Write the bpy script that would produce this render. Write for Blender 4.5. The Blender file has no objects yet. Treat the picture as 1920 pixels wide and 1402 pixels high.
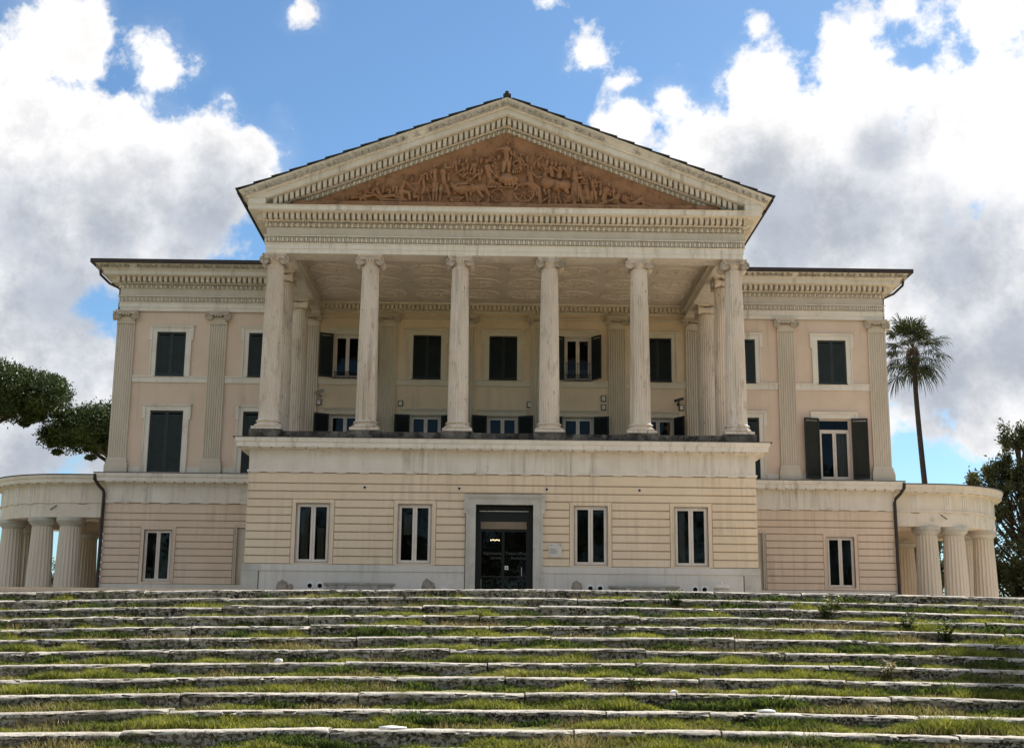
import bpy, bmesh, math, random
import numpy as np
from mathutils import Matrix, Vector, noise as mnoise
random.seed(7); np.random.seed(7)
R = math.radians
scene = bpy.context.scene
COL = scene.collection

# ------------------------------------------------------------------ camera, world, sun, exposure
CAM_Z = -0.977; CAM_X = -0.359
pitch, yaw, roll = 0.2077671, 0.014221, 0.0094530
def cam_axes():
    fwd = Vector((math.sin(yaw)*math.cos(pitch), math.cos(yaw)*math.cos(pitch), math.sin(pitch)))
    right = Vector((math.cos(yaw), -math.sin(yaw), 0)); up = right.cross(fwd)
    r2 = right*math.cos(roll)+up*math.sin(roll); u2 = -right*math.sin(roll)+up*math.cos(roll)
    return r2, u2, fwd
cd = bpy.data.cameras.new('camera'); cam = bpy.data.objects.new('camera', cd); COL.objects.link(cam)
r_, u_, f_ = cam_axes()
cam.matrix_world = Matrix(((r_.x, u_.x, -f_.x, CAM_X), (r_.y, u_.y, -f_.y, 0), (r_.z, u_.z, -f_.z, CAM_Z), (0, 0, 0, 1)))
cd.sensor_width = 36; cd.lens = 46.25; cd.clip_start = 0.1; cd.clip_end = 9000
scene.camera = cam
scene.view_settings.view_transform = 'Standard'; scene.view_settings.look = 'None'
scene.view_settings.gamma = 1; scene.view_settings.use_curve_mapping = False
scene.view_settings.exposure = 1.08

SUN_EL = R(43); SUN_A = R(57)          # angle from +X towards +Y (behind the villa, to the right)
sdir = Vector((math.cos(SUN_A)*math.cos(SUN_EL), math.sin(SUN_A)*math.cos(SUN_EL), math.sin(SUN_EL)))
sd = bpy.data.lights.new('sun', 'SUN'); sd.energy = 4.8; sd.angle = R(0.53); sd.color = (1, 0.95, 0.87)
sun = bpy.data.objects.new('sun', sd); COL.objects.link(sun)
sun.rotation_euler = (-sdir).to_track_quat('-Z', 'Y').to_euler()

world = bpy.data.worlds.new('World'); scene.world = world; world.use_nodes = True
def build_sky():
    nt = world.node_tree; N = nt.nodes; L = nt.links; N.clear()
    def nd(t, **k):
        n = N.new(t)
        for a, b in k.items(): setattr(n, a, b)
        return n
    tc = nd('ShaderNodeTexCoord')
    sky = nd('ShaderNodeTexSky', sky_type='NISHITA', sun_disc=False)
    sky.sun_elevation = SUN_EL; sky.sun_rotation = R(90)-SUN_A; sky.altitude = 50
    sky.air_density = 1.0; sky.dust_density = 0.2; sky.ozone_density = 3.0
    def noise(scale, detail, rough, off=(0, 0, 0), dist=0.0):
        m = nd('ShaderNodeVectorMath', operation='ADD'); m.inputs[1].default_value = off
        L.new(tc.outputs['Generated'], m.inputs[0])
        n = nd('ShaderNodeTexNoise'); n.inputs['Scale'].default_value = scale; n.inputs['Detail'].default_value = detail
        n.inputs['Roughness'].default_value = rough; n.inputs['Distortion'].default_value = dist
        L.new(m.outputs[0], n.inputs['Vector']); return n.outputs['Fac']
    # cloud banks: unit directions (x right, y north, z up) with an angular radius, spread all round the sky
    def dirs(lst):
        out = []
        for az, el, r in lst:
            az, el = R(az), R(el)
            out.append(((math.sin(az)*math.cos(el), math.cos(az)*math.cos(el), math.sin(el)), math.tan(R(r))))
        return out
    def field(lst, k=0.12):
        cur = None
        for c, r in dirs(lst):
            d = nd('ShaderNodeVectorMath', operation='DISTANCE'); d.inputs[1].default_value = c
            L.new(tc.outputs['Generated'], d.inputs[0])
            m = nd('ShaderNodeMath', operation='MULTIPLY_ADD'); w = min(1.0, 0.25+r/0.075); m.inputs[1].default_value = -w/r; m.inputs[2].default_value = w
            L.new(d.outputs['Value'], m.inputs[0])
            if cur is None: cur = m.outputs[0]
            else:
                x = nd('ShaderNodeMath', operation='SMOOTH_MAX'); x.inputs[2].default_value = k
                L.new(cur, x.inputs[0]); L.new(m.outputs[0], x.inputs[1]); cur = x.outputs[0]
        return cur
    def math2(op, a, b, c=None):
        m = nd('ShaderNodeMath', operation=op)
        for i, v in enumerate((a, b, c)):
            if v is None: continue
            if isinstance(v, (int, float)): m.inputs[i].default_value = v
            else: L.new(v, m.inputs[i])
        return m.outputs[0]
    def ramp(v, a, b):
        m = nd('ShaderNodeMapRange', interpolation_type='SMOOTHSTEP'); m.inputs[1].default_value = a; m.inputs[2].default_value = b
        L.new(v, m.inputs[0]); return m.outputs[0]
    n1 = noise(13, 9, 0.58, (3.1, 1.7, 0.4), 0.15)
    n2 = noise(6, 5, 0.55, (0.3, 7.7, 2.4))
    n3 = noise(34, 8, 0.66, (5.3, 2.7, 8.4))
    f = field(CLOUDS); g = field(SHADES, 0.3)
    dens = math2('MULTIPLY_ADD', math2('SUBTRACT', n3, 0.5), 1.1, math2('MULTIPLY_ADD', math2('SUBTRACT', n1, 0.5), 3.0, math2('MINIMUM', f, 0.85)))
    mask = ramp(math2('ADD', dens, 0.16), 0.0, 0.40)
    # thin veils near the bright banks
    veil = math2('MULTIPLY', ramp(math2('MULTIPLY_ADD', math2('SUBTRACT', n2, 0.5), 3.5, math2('MULTIPLY_ADD', math2('SUBTRACT', n1, 0.5), 2.0, f)), -0.25, 1.0), 0.30)
    alpha = math2('MAXIMUM', mask, veil)
    sh = math2('MULTIPLY_ADD', math2('SUBTRACT', n2, 0.5), 2.2, math2('MULTIPLY_ADD', math2('SUBTRACT', n3, 0.5), 1.0, math2('MULTIPLY_ADD', math2('SUBTRACT', n1, 0.5), -0.9, g)))
    shade = ramp(sh, -0.60, 0.80)
    mix = nd('ShaderNodeMix', data_type='RGBA'); L.new(shade, mix.inputs['Factor'])
    mix.inputs['A'].default_value = (1.0, 0.99, 0.985, 1); mix.inputs['B'].default_value = (0.48, 0.52, 0.59, 1)
    tint = nd('ShaderNodeMix', data_type='RGBA', blend_type='MULTIPLY'); tint.inputs['Factor'].default_value = 1; L.new(sky.outputs[0], tint.inputs['A']); tint.inputs['B'].default_value = (0.80, 0.98, 1.05, 1)
    lum = math2('MULTIPLY_ADD', ramp(math2('MULTIPLY_ADD', math2('SUBTRACT', n3, 0.5), 0.9, n1), 0.38, 0.70), -0.13, 1.0)
    b1 = nd('ShaderNodeBackground'); L.new(tint.outputs['Result'], b1.inputs[0]); b1.inputs[1].default_value = SKY_STRENGTH
    b2 = nd('ShaderNodeBackground'); L.new(mix.outputs['Result'], b2.inputs[0]); L.new(math2('MULTIPLY', lum, CLOUD_STRENGTH), b2.inputs[1])
    ms = nd('ShaderNodeMixShader'); L.new(alpha, ms.inputs[0]); L.new(b1.outputs[0], ms.inputs[1]); L.new(b2.outputs[0], ms.inputs[2])
    out = nd('ShaderNodeOutputWorld'); L.new(ms.outputs[0], out.inputs[0])
SKY_STRENGTH = 0.058; CLOUD_STRENGTH = 0.535
CLOUDS = [(-21.51, 22.67, 2.55), (-19.46, 24.24, 2.09), (-19.44, 21.48, 2.55), (-17.4, 21.09, 2.32), (-15.35, 24.14, 1.74), (-13.74, 24.54, 1.16), (-15.52, 20.21, 3.48), (-12.73, 19.82, 3.02), (-11.14, 20.61, 1.86), (-20.17, 17.51, 5.33), (-14.87, 17.4, 4.63), (-9.87, 18.91, 1.39), (-19.88, 14.05, 3.02), (-19.62, 11.01, 3.02), (-17.33, 11.63, 1.39), (-20.23, 8.35, 2.55), (-17.56, 8.96, 2.78), (-12.47, 23.15, 0.7), (4.42, 25.47, 1.16), (5.78, 24.35, 0.93), (6.13, 22.9, 1.39), (8.1, 23.39, 1.39), (5.39, 22.69, 0.93), (12.07, 26.12, 0.6), (15.41, 25.85, 0.93), (12.46, 23.49, 2.55), (9.77, 21.87, 2.09), (10.92, 20.25, 3.48), (16.21, 22.98, 3.48), (20.39, 24.24, 1.39), (22.05, 25.69, 2.32), (18.71, 26.34, 0.93), (19.72, 20.9, 4.17), (22.87, 22.03, 2.32), (14.82, 18.02, 4.63), (19.45, 16.35, 5.1), (22.95, 17.32, 5.1), (18.08, 19.54, 2.78), (16.06, 19.93, 2.78), (21.38, 19.43, 3.48), (21.61, 22.61, 2.09), (15.21, 21.54, 2.55), (18.5, 22.97, 2.09), (17.42, 21.17, 3.25), (19.61, 18.31, 3.48), (20.01, 25.34, 1.86), (18.78, 12.41, 3.02), (21.75, 12.22, 3.48), (21.48, 14.43, 3.94), (21.59, 9.83, 2.09), (-9.5, 26.66, 0.6), (2.41, 27.77, 0.6), (-62, 30, 14), (-50, 14, 10), (-95, 25, 16), (-120, 45, 14), (-150, 20, 18), (175, 35, 17), (140, 15, 14), (120, 50, 15), (85, 18, 16), (60, 35, 13), (48, 12, 12), (-20, 68, 12), (100, 72, 12), (-35, 6, 6), (30, 55, 8), (-80, 60, 10)]
SHADES = [(-20.54, 16.81, 3.94), (-17.1, 17.19, 3.48), (-13.06, 17.55, 3.02), (-19.66, 19.08, 1.39), (-19.03, 14.13, 4.63), (12.5, 17.93, 3.02), (16.41, 17.91, 2.55), (20.28, 15.84, 3.02), (11.87, 20.21, 1.39), (-19.35, 7.75, 3.71), (18.73, 11.53, 2.78), (22.2, 12.63, 2.09), (17.23, 20.49, 1.16), (-62, 24, 11), (-50, 9, 8), (-95, 17, 12), (-120, 37, 10), (-150, 12, 14), (175, 27, 13), (140, 8, 12), (120, 42, 11), (85, 10, 12), (60, 29, 9), (48, 7, 9), (-20, 62, 8), (100, 66, 8)]
build_sky()

# ------------------------------------------------------------------ helpers
class MB:
    def __init__(s): s.v = []; s.f = []
    def quad(s, *p):
        i = len(s.v); s.v += [tuple(q) for q in p]; s.f.append(tuple(range(i, i+len(p)))); return s
    def box(s, x0, x1, y0, y1, z0, z1):
        i = len(s.v)
        s.v += [(x0,y0,z0),(x1,y0,z0),(x1,y1,z0),(x0,y1,z0),(x0,y0,z1),(x1,y0,z1),(x1,y1,z1),(x0,y1,z1)]
        for f in ((0,3,2,1),(4,5,6,7),(0,1,5,4),(1,2,6,5),(2,3,7,6),(3,0,4,7)): s.f.append(tuple(i+k for k in f))
        return s
    def grid(s, P, closed_u=False, closed_v=False):
        # P[u][v]
        i = len(s.v); nu = len(P); nv = len(P[0])
        for r in P: s.v += [tuple(q) for q in r]
        for a in range(nu if closed_u else nu-1):
            for b in range(nv if closed_v else nv-1):
                a2 = (a+1) % nu; b2 = (b+1) % nv
                s.f.append((i+a*nv+b, i+a2*nv+b, i+a2*nv+b2, i+a*nv+b2))
        return s
    def poly(s, pts):
        i = len(s.v); s.v += [tuple(q) for q in pts]; s.f.append(tuple(range(i, i+len(pts)))); return s
    def lathe(s, prof, cx, cy, n=24, caps=True, sx=1, sy=1):
        P = [[(cx+r*sx*math.cos(2*math.pi*k/n), cy+r*sy*math.sin(2*math.pi*k/n), z) for k in range(n)] for r, z in prof]
        s.grid(P, closed_v=True)
        if caps: s.poly(P[0][::-1]); s.poly(P[-1])
        return s
    def tube(s, pts, rad, n=6, caps=True):
        pts = [Vector(p) for p in pts]; rad = rad if isinstance(rad, (list, tuple)) else [rad]*len(pts)
        P = []; up = Vector((0, 0, 1))
        for k, p in enumerate(pts):
            d = (pts[min(k+1, len(pts)-1)]-pts[max(k-1, 0)])
            if d.length < 1e-9: d = Vector((0, 0, 1))
            d.normalize(); a = d.cross(up)
            if a.length < 0.05: a = d.cross(Vector((1, 0, 0)))
            a.normalize(); b = d.cross(a)
            P.append([tuple(p+(a*math.cos(2*math.pi*j/n)+b*math.sin(2*math.pi*j/n))*rad[k]) for j in range(n)])
        s.grid(P, closed_v=True)
        if caps: s.poly(P[0][::-1]); s.poly(P[-1])
        return s
    def ell(s, c, r, nu=5, nv=8, rot=None):
        c = Vector(c); P = []
        for a in range(nu+1):
            t = -math.pi/2+math.pi*a/nu
            row = []
            for b in range(nv):
                q = 2*math.pi*b/nv
                v = Vector((r[0]*math.cos(t)*math.cos(q), r[1]*math.cos(t)*math.sin(q), r[2]*math.sin(t)))
                if rot: v = rot @ v
                row.append(tuple(c+v))
            P.append(row)
        s.grid(P, closed_v=True); return s
    def sweep(s, path, prof, closed=False, caps=True):
        # path: XY points, outside on the right-hand side of travel; prof: (offset outward, z)
        n = len(path); P = []
        for k, (x, y) in enumerate(path):
            def nrm(a, b):
                dx, dy = b[0]-a[0], b[1]-a[1]; l = math.hypot(dx, dy); return (dy/l, -dx/l)
            if closed or 0 < k < n-1:
                n1 = nrm(path[k-1], path[k]); n2 = nrm(path[k], path[(k+1) % n])
                q = 1+n1[0]*n2[0]+n1[1]*n2[1]; m = ((n1[0]+n2[0])/q, (n1[1]+n2[1])/q)
            elif k == 0: m = nrm(path[0], path[1])
            else: m = nrm(path[-2], path[-1])
            P.append([(x+m[0]*o, y+m[1]*o, z) for o, z in prof])
        s.grid(P, closed_u=closed, closed_v=True)
        if caps and not closed: s.poly(P[0]); s.poly(P[-1][::-1])
        return s
    def prism(s, pts, y0, y1):
        # polygon in XZ extruded along Y
        n = len(pts); i = len(s.v)
        s.v += [(x, y0, z) for x, z in pts]+[(x, y1, z) for x, z in pts]
        s.f.append(tuple(range(i, i+n))); s.f.append(tuple(range(i+2*n-1, i+n-1, -1)))
        for k in range(n):
            j = (k+1) % n; s.f.append((i+k, i+n+k, i+n+j, i+j))
        return s
    def add(s, o, M=None):
        i = len(s.v)
        s.v += [tuple(M @ Vector(p)) for p in o.v] if M is not None else o.v
        s.f += [tuple(i+k for k in f) for f in o.f]; return s
    def mesh(s, name, mat, smooth=False, fix=True):
        me = bpy.data.meshes.new(name); me.from_pydata(s.v, [], s.f)
        if mat: me.materials.append(mat)
        if fix:
            bm = bmesh.new(); bm.from_mesh(me)
            bmesh.ops.recalc_face_normals(bm, faces=bm.faces); bm.to_mesh(me); bm.free()
        if smooth is True:
            me.polygons.foreach_set('use_smooth', [True]*len(me.polygons))
        elif smooth:
            me.polygons.foreach_set('use_smooth', [True]*len(me.polygons)); me.set_sharp_from_angle(angle=R(smooth))
        me.update(); return me
    def build(s, name, mat, parent=None, smooth=False, loc=None, rot=None):
        return put(name, s.mesh(name, mat, smooth), parent, loc, rot)
def put(name, me, parent=None, loc=None, rot=None, scale=None):
    o = bpy.data.objects.new(name, me); COL.objects.link(o)
    if parent is not None: o.parent = parent
    if loc is not None: o.location = loc
    if rot is not None: o.rotation_euler = rot
    if scale is not None: o.scale = scale
    return o
def empty(name, loc=(0, 0, 0), parent=None):
    o = bpy.data.objects.new(name, None); COL.objects.link(o); o.location = loc; o.empty_display_size = 0.3
    if parent is not None: o.parent = parent
    return o
def tag(o, label=None, cat=None, group=None, kind=None):
    if label: o['label'] = label
    if cat: o['category'] = cat
    if group: o['group'] = group
    if kind: o['kind'] = kind
    return o
def fast_mesh(name, V, k, mat, smooth=False):
    # V: (n, k, 3) separate polygons
    V = np.asarray(V, dtype=np.float32); n = V.shape[0]; me = bpy.data.meshes.new(name)
    me.vertices.add(n*k); me.vertices.foreach_set('co', V.reshape(-1))
    me.loops.add(n*k); me.loops.foreach_set('vertex_index', np.arange(n*k, dtype=np.int32))
    me.polygons.add(n); me.polygons.foreach_set('loop_start', np.arange(0, n*k, k, dtype=np.int32))
    me.polygons.foreach_set('loop_total', np.full(n, k, dtype=np.int32))
    me.materials.append(mat); me.update(calc_edges=True); me.validate(); return me

# ------------------------------------------------------------------ materials
def mat(name, base, var=None, scale=3.0, rough=0.8, bump=0.0, bscale=40.0, detail=6, lo=0.35, hi=0.65, extra=None, spec=0.3, stretch=(1, 1, 1), bdist=0.02, streak=None):
    m = bpy.data.materials.new(name); m.use_nodes = True; nt = m.node_tree; N = nt.nodes; L = nt.links
    b = N['Principled BSDF']; b.inputs['Roughness'].default_value = rough; b.inputs['Specular IOR Level'].default_value = spec
    geo = N.new('ShaderNodeNewGeometry'); mp = N.new('ShaderNodeMapping'); mp.inputs['Scale'].default_value = stretch
    L.new(geo.outputs['Position'], mp.inputs['Vector'])
    def nz(sc, dt=6, rg=0.6, off=0.0, src=None):
        n = N.new('ShaderNodeTexNoise'); n.inputs['Scale'].default_value = sc; n.inputs['Detail'].default_value = dt; n.inputs['Roughness'].default_value = rg
        a = N.new('ShaderNodeVectorMath'); a.operation = 'ADD'; a.inputs[1].default_value = (off, off*1.7, off*0.3)
        L.new(src or mp.outputs[0], a.inputs[0]); L.new(a.outputs[0], n.inputs['Vector']); return n.outputs['Fac']
    def rmp(v, a, c):
        r = N.new('ShaderNodeMapRange'); r.inputs[1].default_value = a; r.inputs[2].default_value = c; L.new(v, r.inputs[0]); return r.outputs[0]
    def mx(fac, a, c):
        x = N.new('ShaderNodeMix'); x.data_type = 'RGBA'; L.new(fac, x.inputs['Factor'])
        for s, v in (('A', a), ('B', c)):
            if isinstance(v, tuple): x.inputs[s].default_value = (*v, 1)
            else: L.new(v, x.inputs[s])
        return x.outputs['Result']
    col = base
    if var is not None: col = mx(rmp(nz(scale, detail), lo, hi), base, var)
    k = 3.3
    for e in (extra or []):   # (colour, scale, lo, hi[, raw position?])
        col = mx(rmp(nz(e[1], 7, 0.65, k), e[2], e[3]), col, e[0]); k += 2.1
    if streak:
        m2 = N.new('ShaderNodeMapping'); m2.inputs['Scale'].default_value = (5.5, 5.5, 0.32); L.new(geo.outputs['Position'], m2.inputs['Vector'])
        s_ = nz(1.0, 7, 0.62, 5.5, m2.outputs[0]); w_ = rmp(nz(0.45, 3, 0.5, 2.2), .38, .62); pr = N.new('ShaderNodeMath'); pr.operation = 'MULTIPLY'; L.new(rmp(s_, streak[1], streak[2]), pr.inputs[0]); L.new(w_, pr.inputs[1])
        col = mx(pr.outputs[0], col, streak[0])
    if isinstance(col, tuple): b.inputs['Base Color'].default_value = (*col, 1)
    else: L.new(col, b.inputs['Base Color'])
    if bump:
        bp = N.new('ShaderNodeBump'); bp.inputs['Strength'].default_value = bump; bp.inputs['Distance'].default_value = bdist
        L.new(nz(bscale, 5, 0.6, 9.1), bp.inputs['Height']); L.new(bp.outputs[0], b.inputs['Normal'])
    return m
M = {}
M['wall'] = mat('rose_stucco', (0.74, 0.58, 0.455), (0.68, 0.52, 0.40), 0.8, 0.9, 0.25, 60, extra=[((0.60, 0.465, 0.36), 0.35, 0.55, 0.8)], streak=((0.52, 0.41, 0.32), .52, .80))
M['ochre'] = mat('ochre_stucco', (0.76, 0.595, 0.415), (0.68, 0.525, 0.36), 0.9, 0.9, 0.25, 60, streak=((0.52, 0.41, 0.28), .52, .8))
M['course'] = mat('yellow_stucco_course', (0.80, 0.65, 0.47), (0.74, 0.59, 0.415), 0.7, 0.88, 0.3, 50, extra=[((0.61, 0.495, 0.37), 0.5, 0.58, 0.85)], streak=((0.53, 0.425, 0.31), .48, .76))
M['course_wing'] = mat('beige_stucco_course', (0.76, 0.605, 0.47), (0.70, 0.545, 0.415), 0.7, 0.9, 0.3, 50, extra=[((0.58, 0.465, 0.36), 0.5, 0.58, 0.85)], streak=((0.49, 0.39, 0.30), .48, .76))
M['groove'] = mat('groove_mortar', (0.42, 0.33, 0.24), (0.33, 0.26, 0.19), 2, 0.95)
M['trim'] = mat('painted_stone_trim', (0.76, 0.68, 0.565), (0.66, 0.58, 0.47), 1.2, 0.85, 0.25, 45, extra=[((0.38, 0.33, 0.26), 1.6, 0.60, 0.85)], streak=((0.42, 0.36, 0.28), .52, .78))
M['trim_l'] = mat('pale_limestone_trim', (0.80, 0.735, 0.64), (0.71, 0.645, 0.55), 1.0, 0.85, 0.25, 45, extra=[((0.44, 0.39, 0.32), 1.3, 0.62, 0.85)], streak=((0.44, 0.39, 0.32), .50, .74))
M['carve'] = mat('weathered_carving', (0.68, 0.61, 0.51), (0.42, 0.365, 0.29), 6, 0.9, 0.5, 30, extra=[((0.16, 0.14, 0.11), 9, 0.53, 0.66)])
M['frieze'] = mat('grey_plaster_frieze', (0.61, 0.54, 0.445), (0.53, 0.465, 0.375), 1.2, 0.9, 0.2, 40, streak=((0.36, 0.32, 0.26), .52, .78))
M['column'] = mat('travertine_column', (0.74, 0.645, 0.54), (0.62, 0.52, 0.415), 1.1, 0.8, 0.45, 18, stretch=(1, 1, 0.35), extra=[((0.33, 0.26, 0.19), 2.6, 0.56, 0.74), ((0.72, 0.69, 0.64), 1.4, 0.6, 0.8), ((0.20, 0.17, 0.13), 9, 0.62, 0.70)], streak=((0.30, 0.245, 0.18), .50, .68))
M['pilaster'] = mat('stucco_pilaster', (0.67, 0.59, 0.485), (0.59, 0.51, 0.405), 1.0, 0.88, 0.15, 30, stretch=(1, 1, 0.4), extra=[((0.44, 0.37, 0.29), 1.2, 0.64, 0.88)])
M['ceiling'] = mat('portico_ceiling_plaster', (0.80, 0.705, 0.60), (0.68, 0.59, 0.49), 1.0, 0.9, 0.5, 6, bdist=0.05, extra=[((0.33, 0.26, 0.19), 4.0, 0.60, 0.74)])
M['terra'] = mat('terracotta_relief', (0.41, 0.215, 0.11), (0.29, 0.145, 0.072), 1.8, 0.85, 0.6, 30, extra=[((0.13, 0.072, 0.042), 3.5, 0.54, 0.70), ((0.52, 0.34, 0.21), 2.6, .60, .74)])
M['white_base'] = mat('white_limewash_base', (0.70, 0.655, 0.59), (0.62, 0.575, 0.51), 0.6, 0.9, 0.2, 40, extra=[((0.48, 0.43, 0.37), 0.9, 0.60, 0.85), ((0.33, 0.30, 0.25), 3.1, .64, .8)], streak=((0.45, 0.41, 0.35), .5, .76))
M['marble'] = mat('worn_marble', (0.56, 0.53, 0.46), (0.45, 0.42, 0.36), 1.8, 0.6, 0.3, 25, extra=[((0.33, 0.29, 0.23), 3.0, 0.6, 0.8)])
M['dark_stone'] = mat('blackened_stone', (0.20, 0.18, 0.148), (0.07, 0.062, 0.054), 1.9, 0.9, 0.6, 25, lo=0.38, hi=0.58, extra=[((0.025, 0.023, 0.021), 3.0, 0.48, 0.62)])
M['roof'] = mat('dark_slate_roof', (0.035, 0.032, 0.030), (0.055, 0.048, 0.042), 4, 0.8, 0.4, 20)
M['gutter'] = mat('dark_brown_metal', (0.035, 0.026, 0.022), (0.05, 0.038, 0.03), 3, 0.5)
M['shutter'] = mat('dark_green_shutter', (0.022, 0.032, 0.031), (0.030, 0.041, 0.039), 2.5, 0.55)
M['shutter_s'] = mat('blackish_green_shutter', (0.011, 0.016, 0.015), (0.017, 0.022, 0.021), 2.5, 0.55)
M['frame'] = mat('cream_window_frame', (0.72, 0.64, 0.56), (0.63, 0.55, 0.47), 2.5, 0.55)
M['iron'] = mat('black_iron', (0.02, 0.019, 0.018), None, 1, 0.5)
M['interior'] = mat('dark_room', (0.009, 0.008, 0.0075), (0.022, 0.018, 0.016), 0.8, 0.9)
M['curtain'] = mat('pale_curtain', (0.55, 0.50, 0.40), (0.42, 0.37, 0.28), 6, 0.9, stretch=(4, 1, 0.1))
M['doorblack'] = mat('black_door_metal', (0.012, 0.011, 0.011), None, 1, 0.4)
M['bronze'] = mat('brown_door_transom', (0.26, 0.20, 0.14), (0.21, 0.16, 0.11), 3, 0.6)
M['white'] = mat('white_print', (0.75, 0.74, 0.70), None, 1, 0.6)
M['ink'] = mat('dark_print', (0.10, 0.10, 0.11), None, 1, 0.6)
M['plate'] = mat('enamel_plate', (0.66, 0.62, 0.55), (0.6, 0.56, 0.5), 4, 0.5)
M['black'] = mat('black_hole', (0.008, 0.008, 0.008), None, 1, 0.9)
M['camera_grey'] = mat('grey_camera_housing', (0.35, 0.33, 0.30), None, 1, 0.4)
M['camera_black'] = mat('black_camera_housing', (0.03, 0.03, 0.03), None, 1, 0.4)
def glass_mat():
    m = bpy.data.materials.new('window_glass'); m.use_nodes = True; nt = m.node_tree; N = nt.nodes; L = nt.links; N.clear()
    o = N.new('ShaderNodeOutputMaterial'); t = N.new('ShaderNodeBsdfTransparent'); t.inputs[0].default_value = (0.34, 0.36, 0.36, 1)
    g = N.new('ShaderNodeBsdfGlossy'); g.inputs['Roughness'].default_value = 0.03; g.inputs[0].default_value = (0.60, 0.60, 0.58, 1)
    geo = N.new('ShaderNodeNewGeometry'); nz = N.new('ShaderNodeTexNoise'); nz.inputs['Scale'].default_value = 1.3; L.new(geo.outputs['Position'], nz.inputs['Vector'])
    bp = N.new('ShaderNodeBump'); bp.inputs['Strength'].default_value = 0.06; bp.inputs['Distance'].default_value = 0.1; L.new(nz.outputs['Fac'], bp.inputs['Height'])
    L.new(bp.outputs[0], g.inputs['Normal'])
    fr = N.new('ShaderNodeFresnel'); fr.inputs['IOR'].default_value = 1.42
    mx = N.new('ShaderNodeMixShader'); L.new(fr.outputs[0], mx.inputs[0]); L.new(t.outputs[0], mx.inputs[1]); L.new(g.outputs[0], mx.inputs[2])
    L.new(mx.outputs[0], o.inputs[0]); return m
M['glass'] = glass_mat()
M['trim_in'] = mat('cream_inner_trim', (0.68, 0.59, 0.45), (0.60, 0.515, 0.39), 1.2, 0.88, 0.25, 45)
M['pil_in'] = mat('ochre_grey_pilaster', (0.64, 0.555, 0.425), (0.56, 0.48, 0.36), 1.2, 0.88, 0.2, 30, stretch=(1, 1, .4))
M['trough'] = mat('grey_aged_marble', (0.36, 0.345, 0.31), (0.27, 0.255, 0.225), 2.5, 0.7, 0.4, 20, extra=[((0.14, 0.13, 0.11), 4, 0.58, 0.75)])
M['fragment'] = mat('brown_broken_stone', (0.33, 0.28, 0.22), (0.21, 0.175, 0.14), 4, 0.95, 0.8, 14, extra=[((0.10, 0.08, 0.065), 6, 0.55, 0.68)])
def lamp_mat():
    m = bpy.data.materials.new('lamp_glow'); m.use_nodes = True; b = m.node_tree.nodes['Principled BSDF']
    b.inputs['Emission Color'].default_value = (1, 0.75, 0.45, 1); b.inputs['Emission Strength'].default_value = 3; return m
M['lamp'] = lamp_mat()
def leaf_mat(name, c1, c2, scale=1.5, trans=0.25, rough=0.55):
    m = bpy.data.materials.new(name); m.use_nodes = True; nt = m.node_tree; N = nt.nodes; L = nt.links
    b = N['Principled BSDF']; b.inputs['Roughness'].default_value = rough; b.inputs['Specular IOR Level'].default_value = 0.3
    geo = N.new('ShaderNodeNewGeometry'); n = N.new('ShaderNodeTexNoise'); n.inputs['Scale'].default_value = scale; n.inputs['Detail'].default_value = 4
    L.new(geo.outputs['Position'], n.inputs['Vector'])
    r = N.new('ShaderNodeMapRange'); r.inputs[1].default_value = 0.3; r.inputs[2].default_value = 0.7
    a = N.new('ShaderNodeMath'); a.operation = 'MULTIPLY_ADD'; a.inputs[1].default_value = 0.35; L.new(geo.outputs['Random Per Island'], a.inputs[0])
    s = N.new('ShaderNodeMath'); s.operation = 'SUBTRACT'; s.inputs[1].default_value = 0.17; L.new(n.outputs['Fac'], a.inputs[2]); L.new(a.outputs[0], s.inputs[0])
    L.new(s.outputs[0], r.inputs[0])
    x = N.new('ShaderNodeMix'); x.data_type = 'RGBA'; L.new(r.outputs[0], x.inputs['Factor']); x.inputs['A'].default_value = (*c1, 1); x.inputs['B'].default_value = (*c2, 1)
    L.new(x.outputs['Result'], b.inputs['Base Color'])
    tr = N.new('ShaderNodeBsdfTranslucent'); L.new(x.outputs['Result'], tr.inputs[0])
    ms = N.new('ShaderNodeMixShader'); ms.inputs[0].default_value = trans
    L.new(b.outputs[0], ms.inputs[1]); L.new(tr.outputs[0], ms.inputs[2])
    L.new(ms.outputs[0], N['Material Output'].inputs[0]); return m
M['pine'] = leaf_mat('pine_needles', (0.020, 0.034, 0.010), (0.075, 0.105, 0.028), 0.9, 0.15)
M['oak'] = leaf_mat('evergreen_leaves', (0.032, 0.042, 0.017), (0.115, 0.125, 0.050), 1.2, 0.3, 0.6)
M['door_print'] = mat('grey_door_print', (0.085, 0.085, 0.085), None, 1, .6)
M['palm'] = leaf_mat('palm_leaves', (0.020, 0.028, 0.010), (0.065, 0.072, 0.022), 1.5, 0.2, 0.9)
M['palm_dead'] = leaf_mat('dry_palm_fronds', (0.10, 0.065, 0.035), (0.18, 0.12, 0.07), 2.5, 0.1)
M['grass'] = leaf_mat('grass_blades', (0.070, 0.095, 0.013), (0.31, 0.31, 0.052), 2.2, 0.4)
M['grass_dry'] = leaf_mat('dry_grass_blades', (0.20, 0.16, 0.055), (0.34, 0.28, 0.11), 2.0, 0.3)
M['weed'] = leaf_mat('weed_leaves', (0.035, 0.062, 0.013), (0.13, 0.165, 0.035), 5, 0.35, 0.9)
M['bark'] = mat('rough_bark', (0.09, 0.065, 0.045), (0.05, 0.038, 0.03), 3, 0.95, 0.8, 12, stretch=(1, 1, 0.3))
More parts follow.
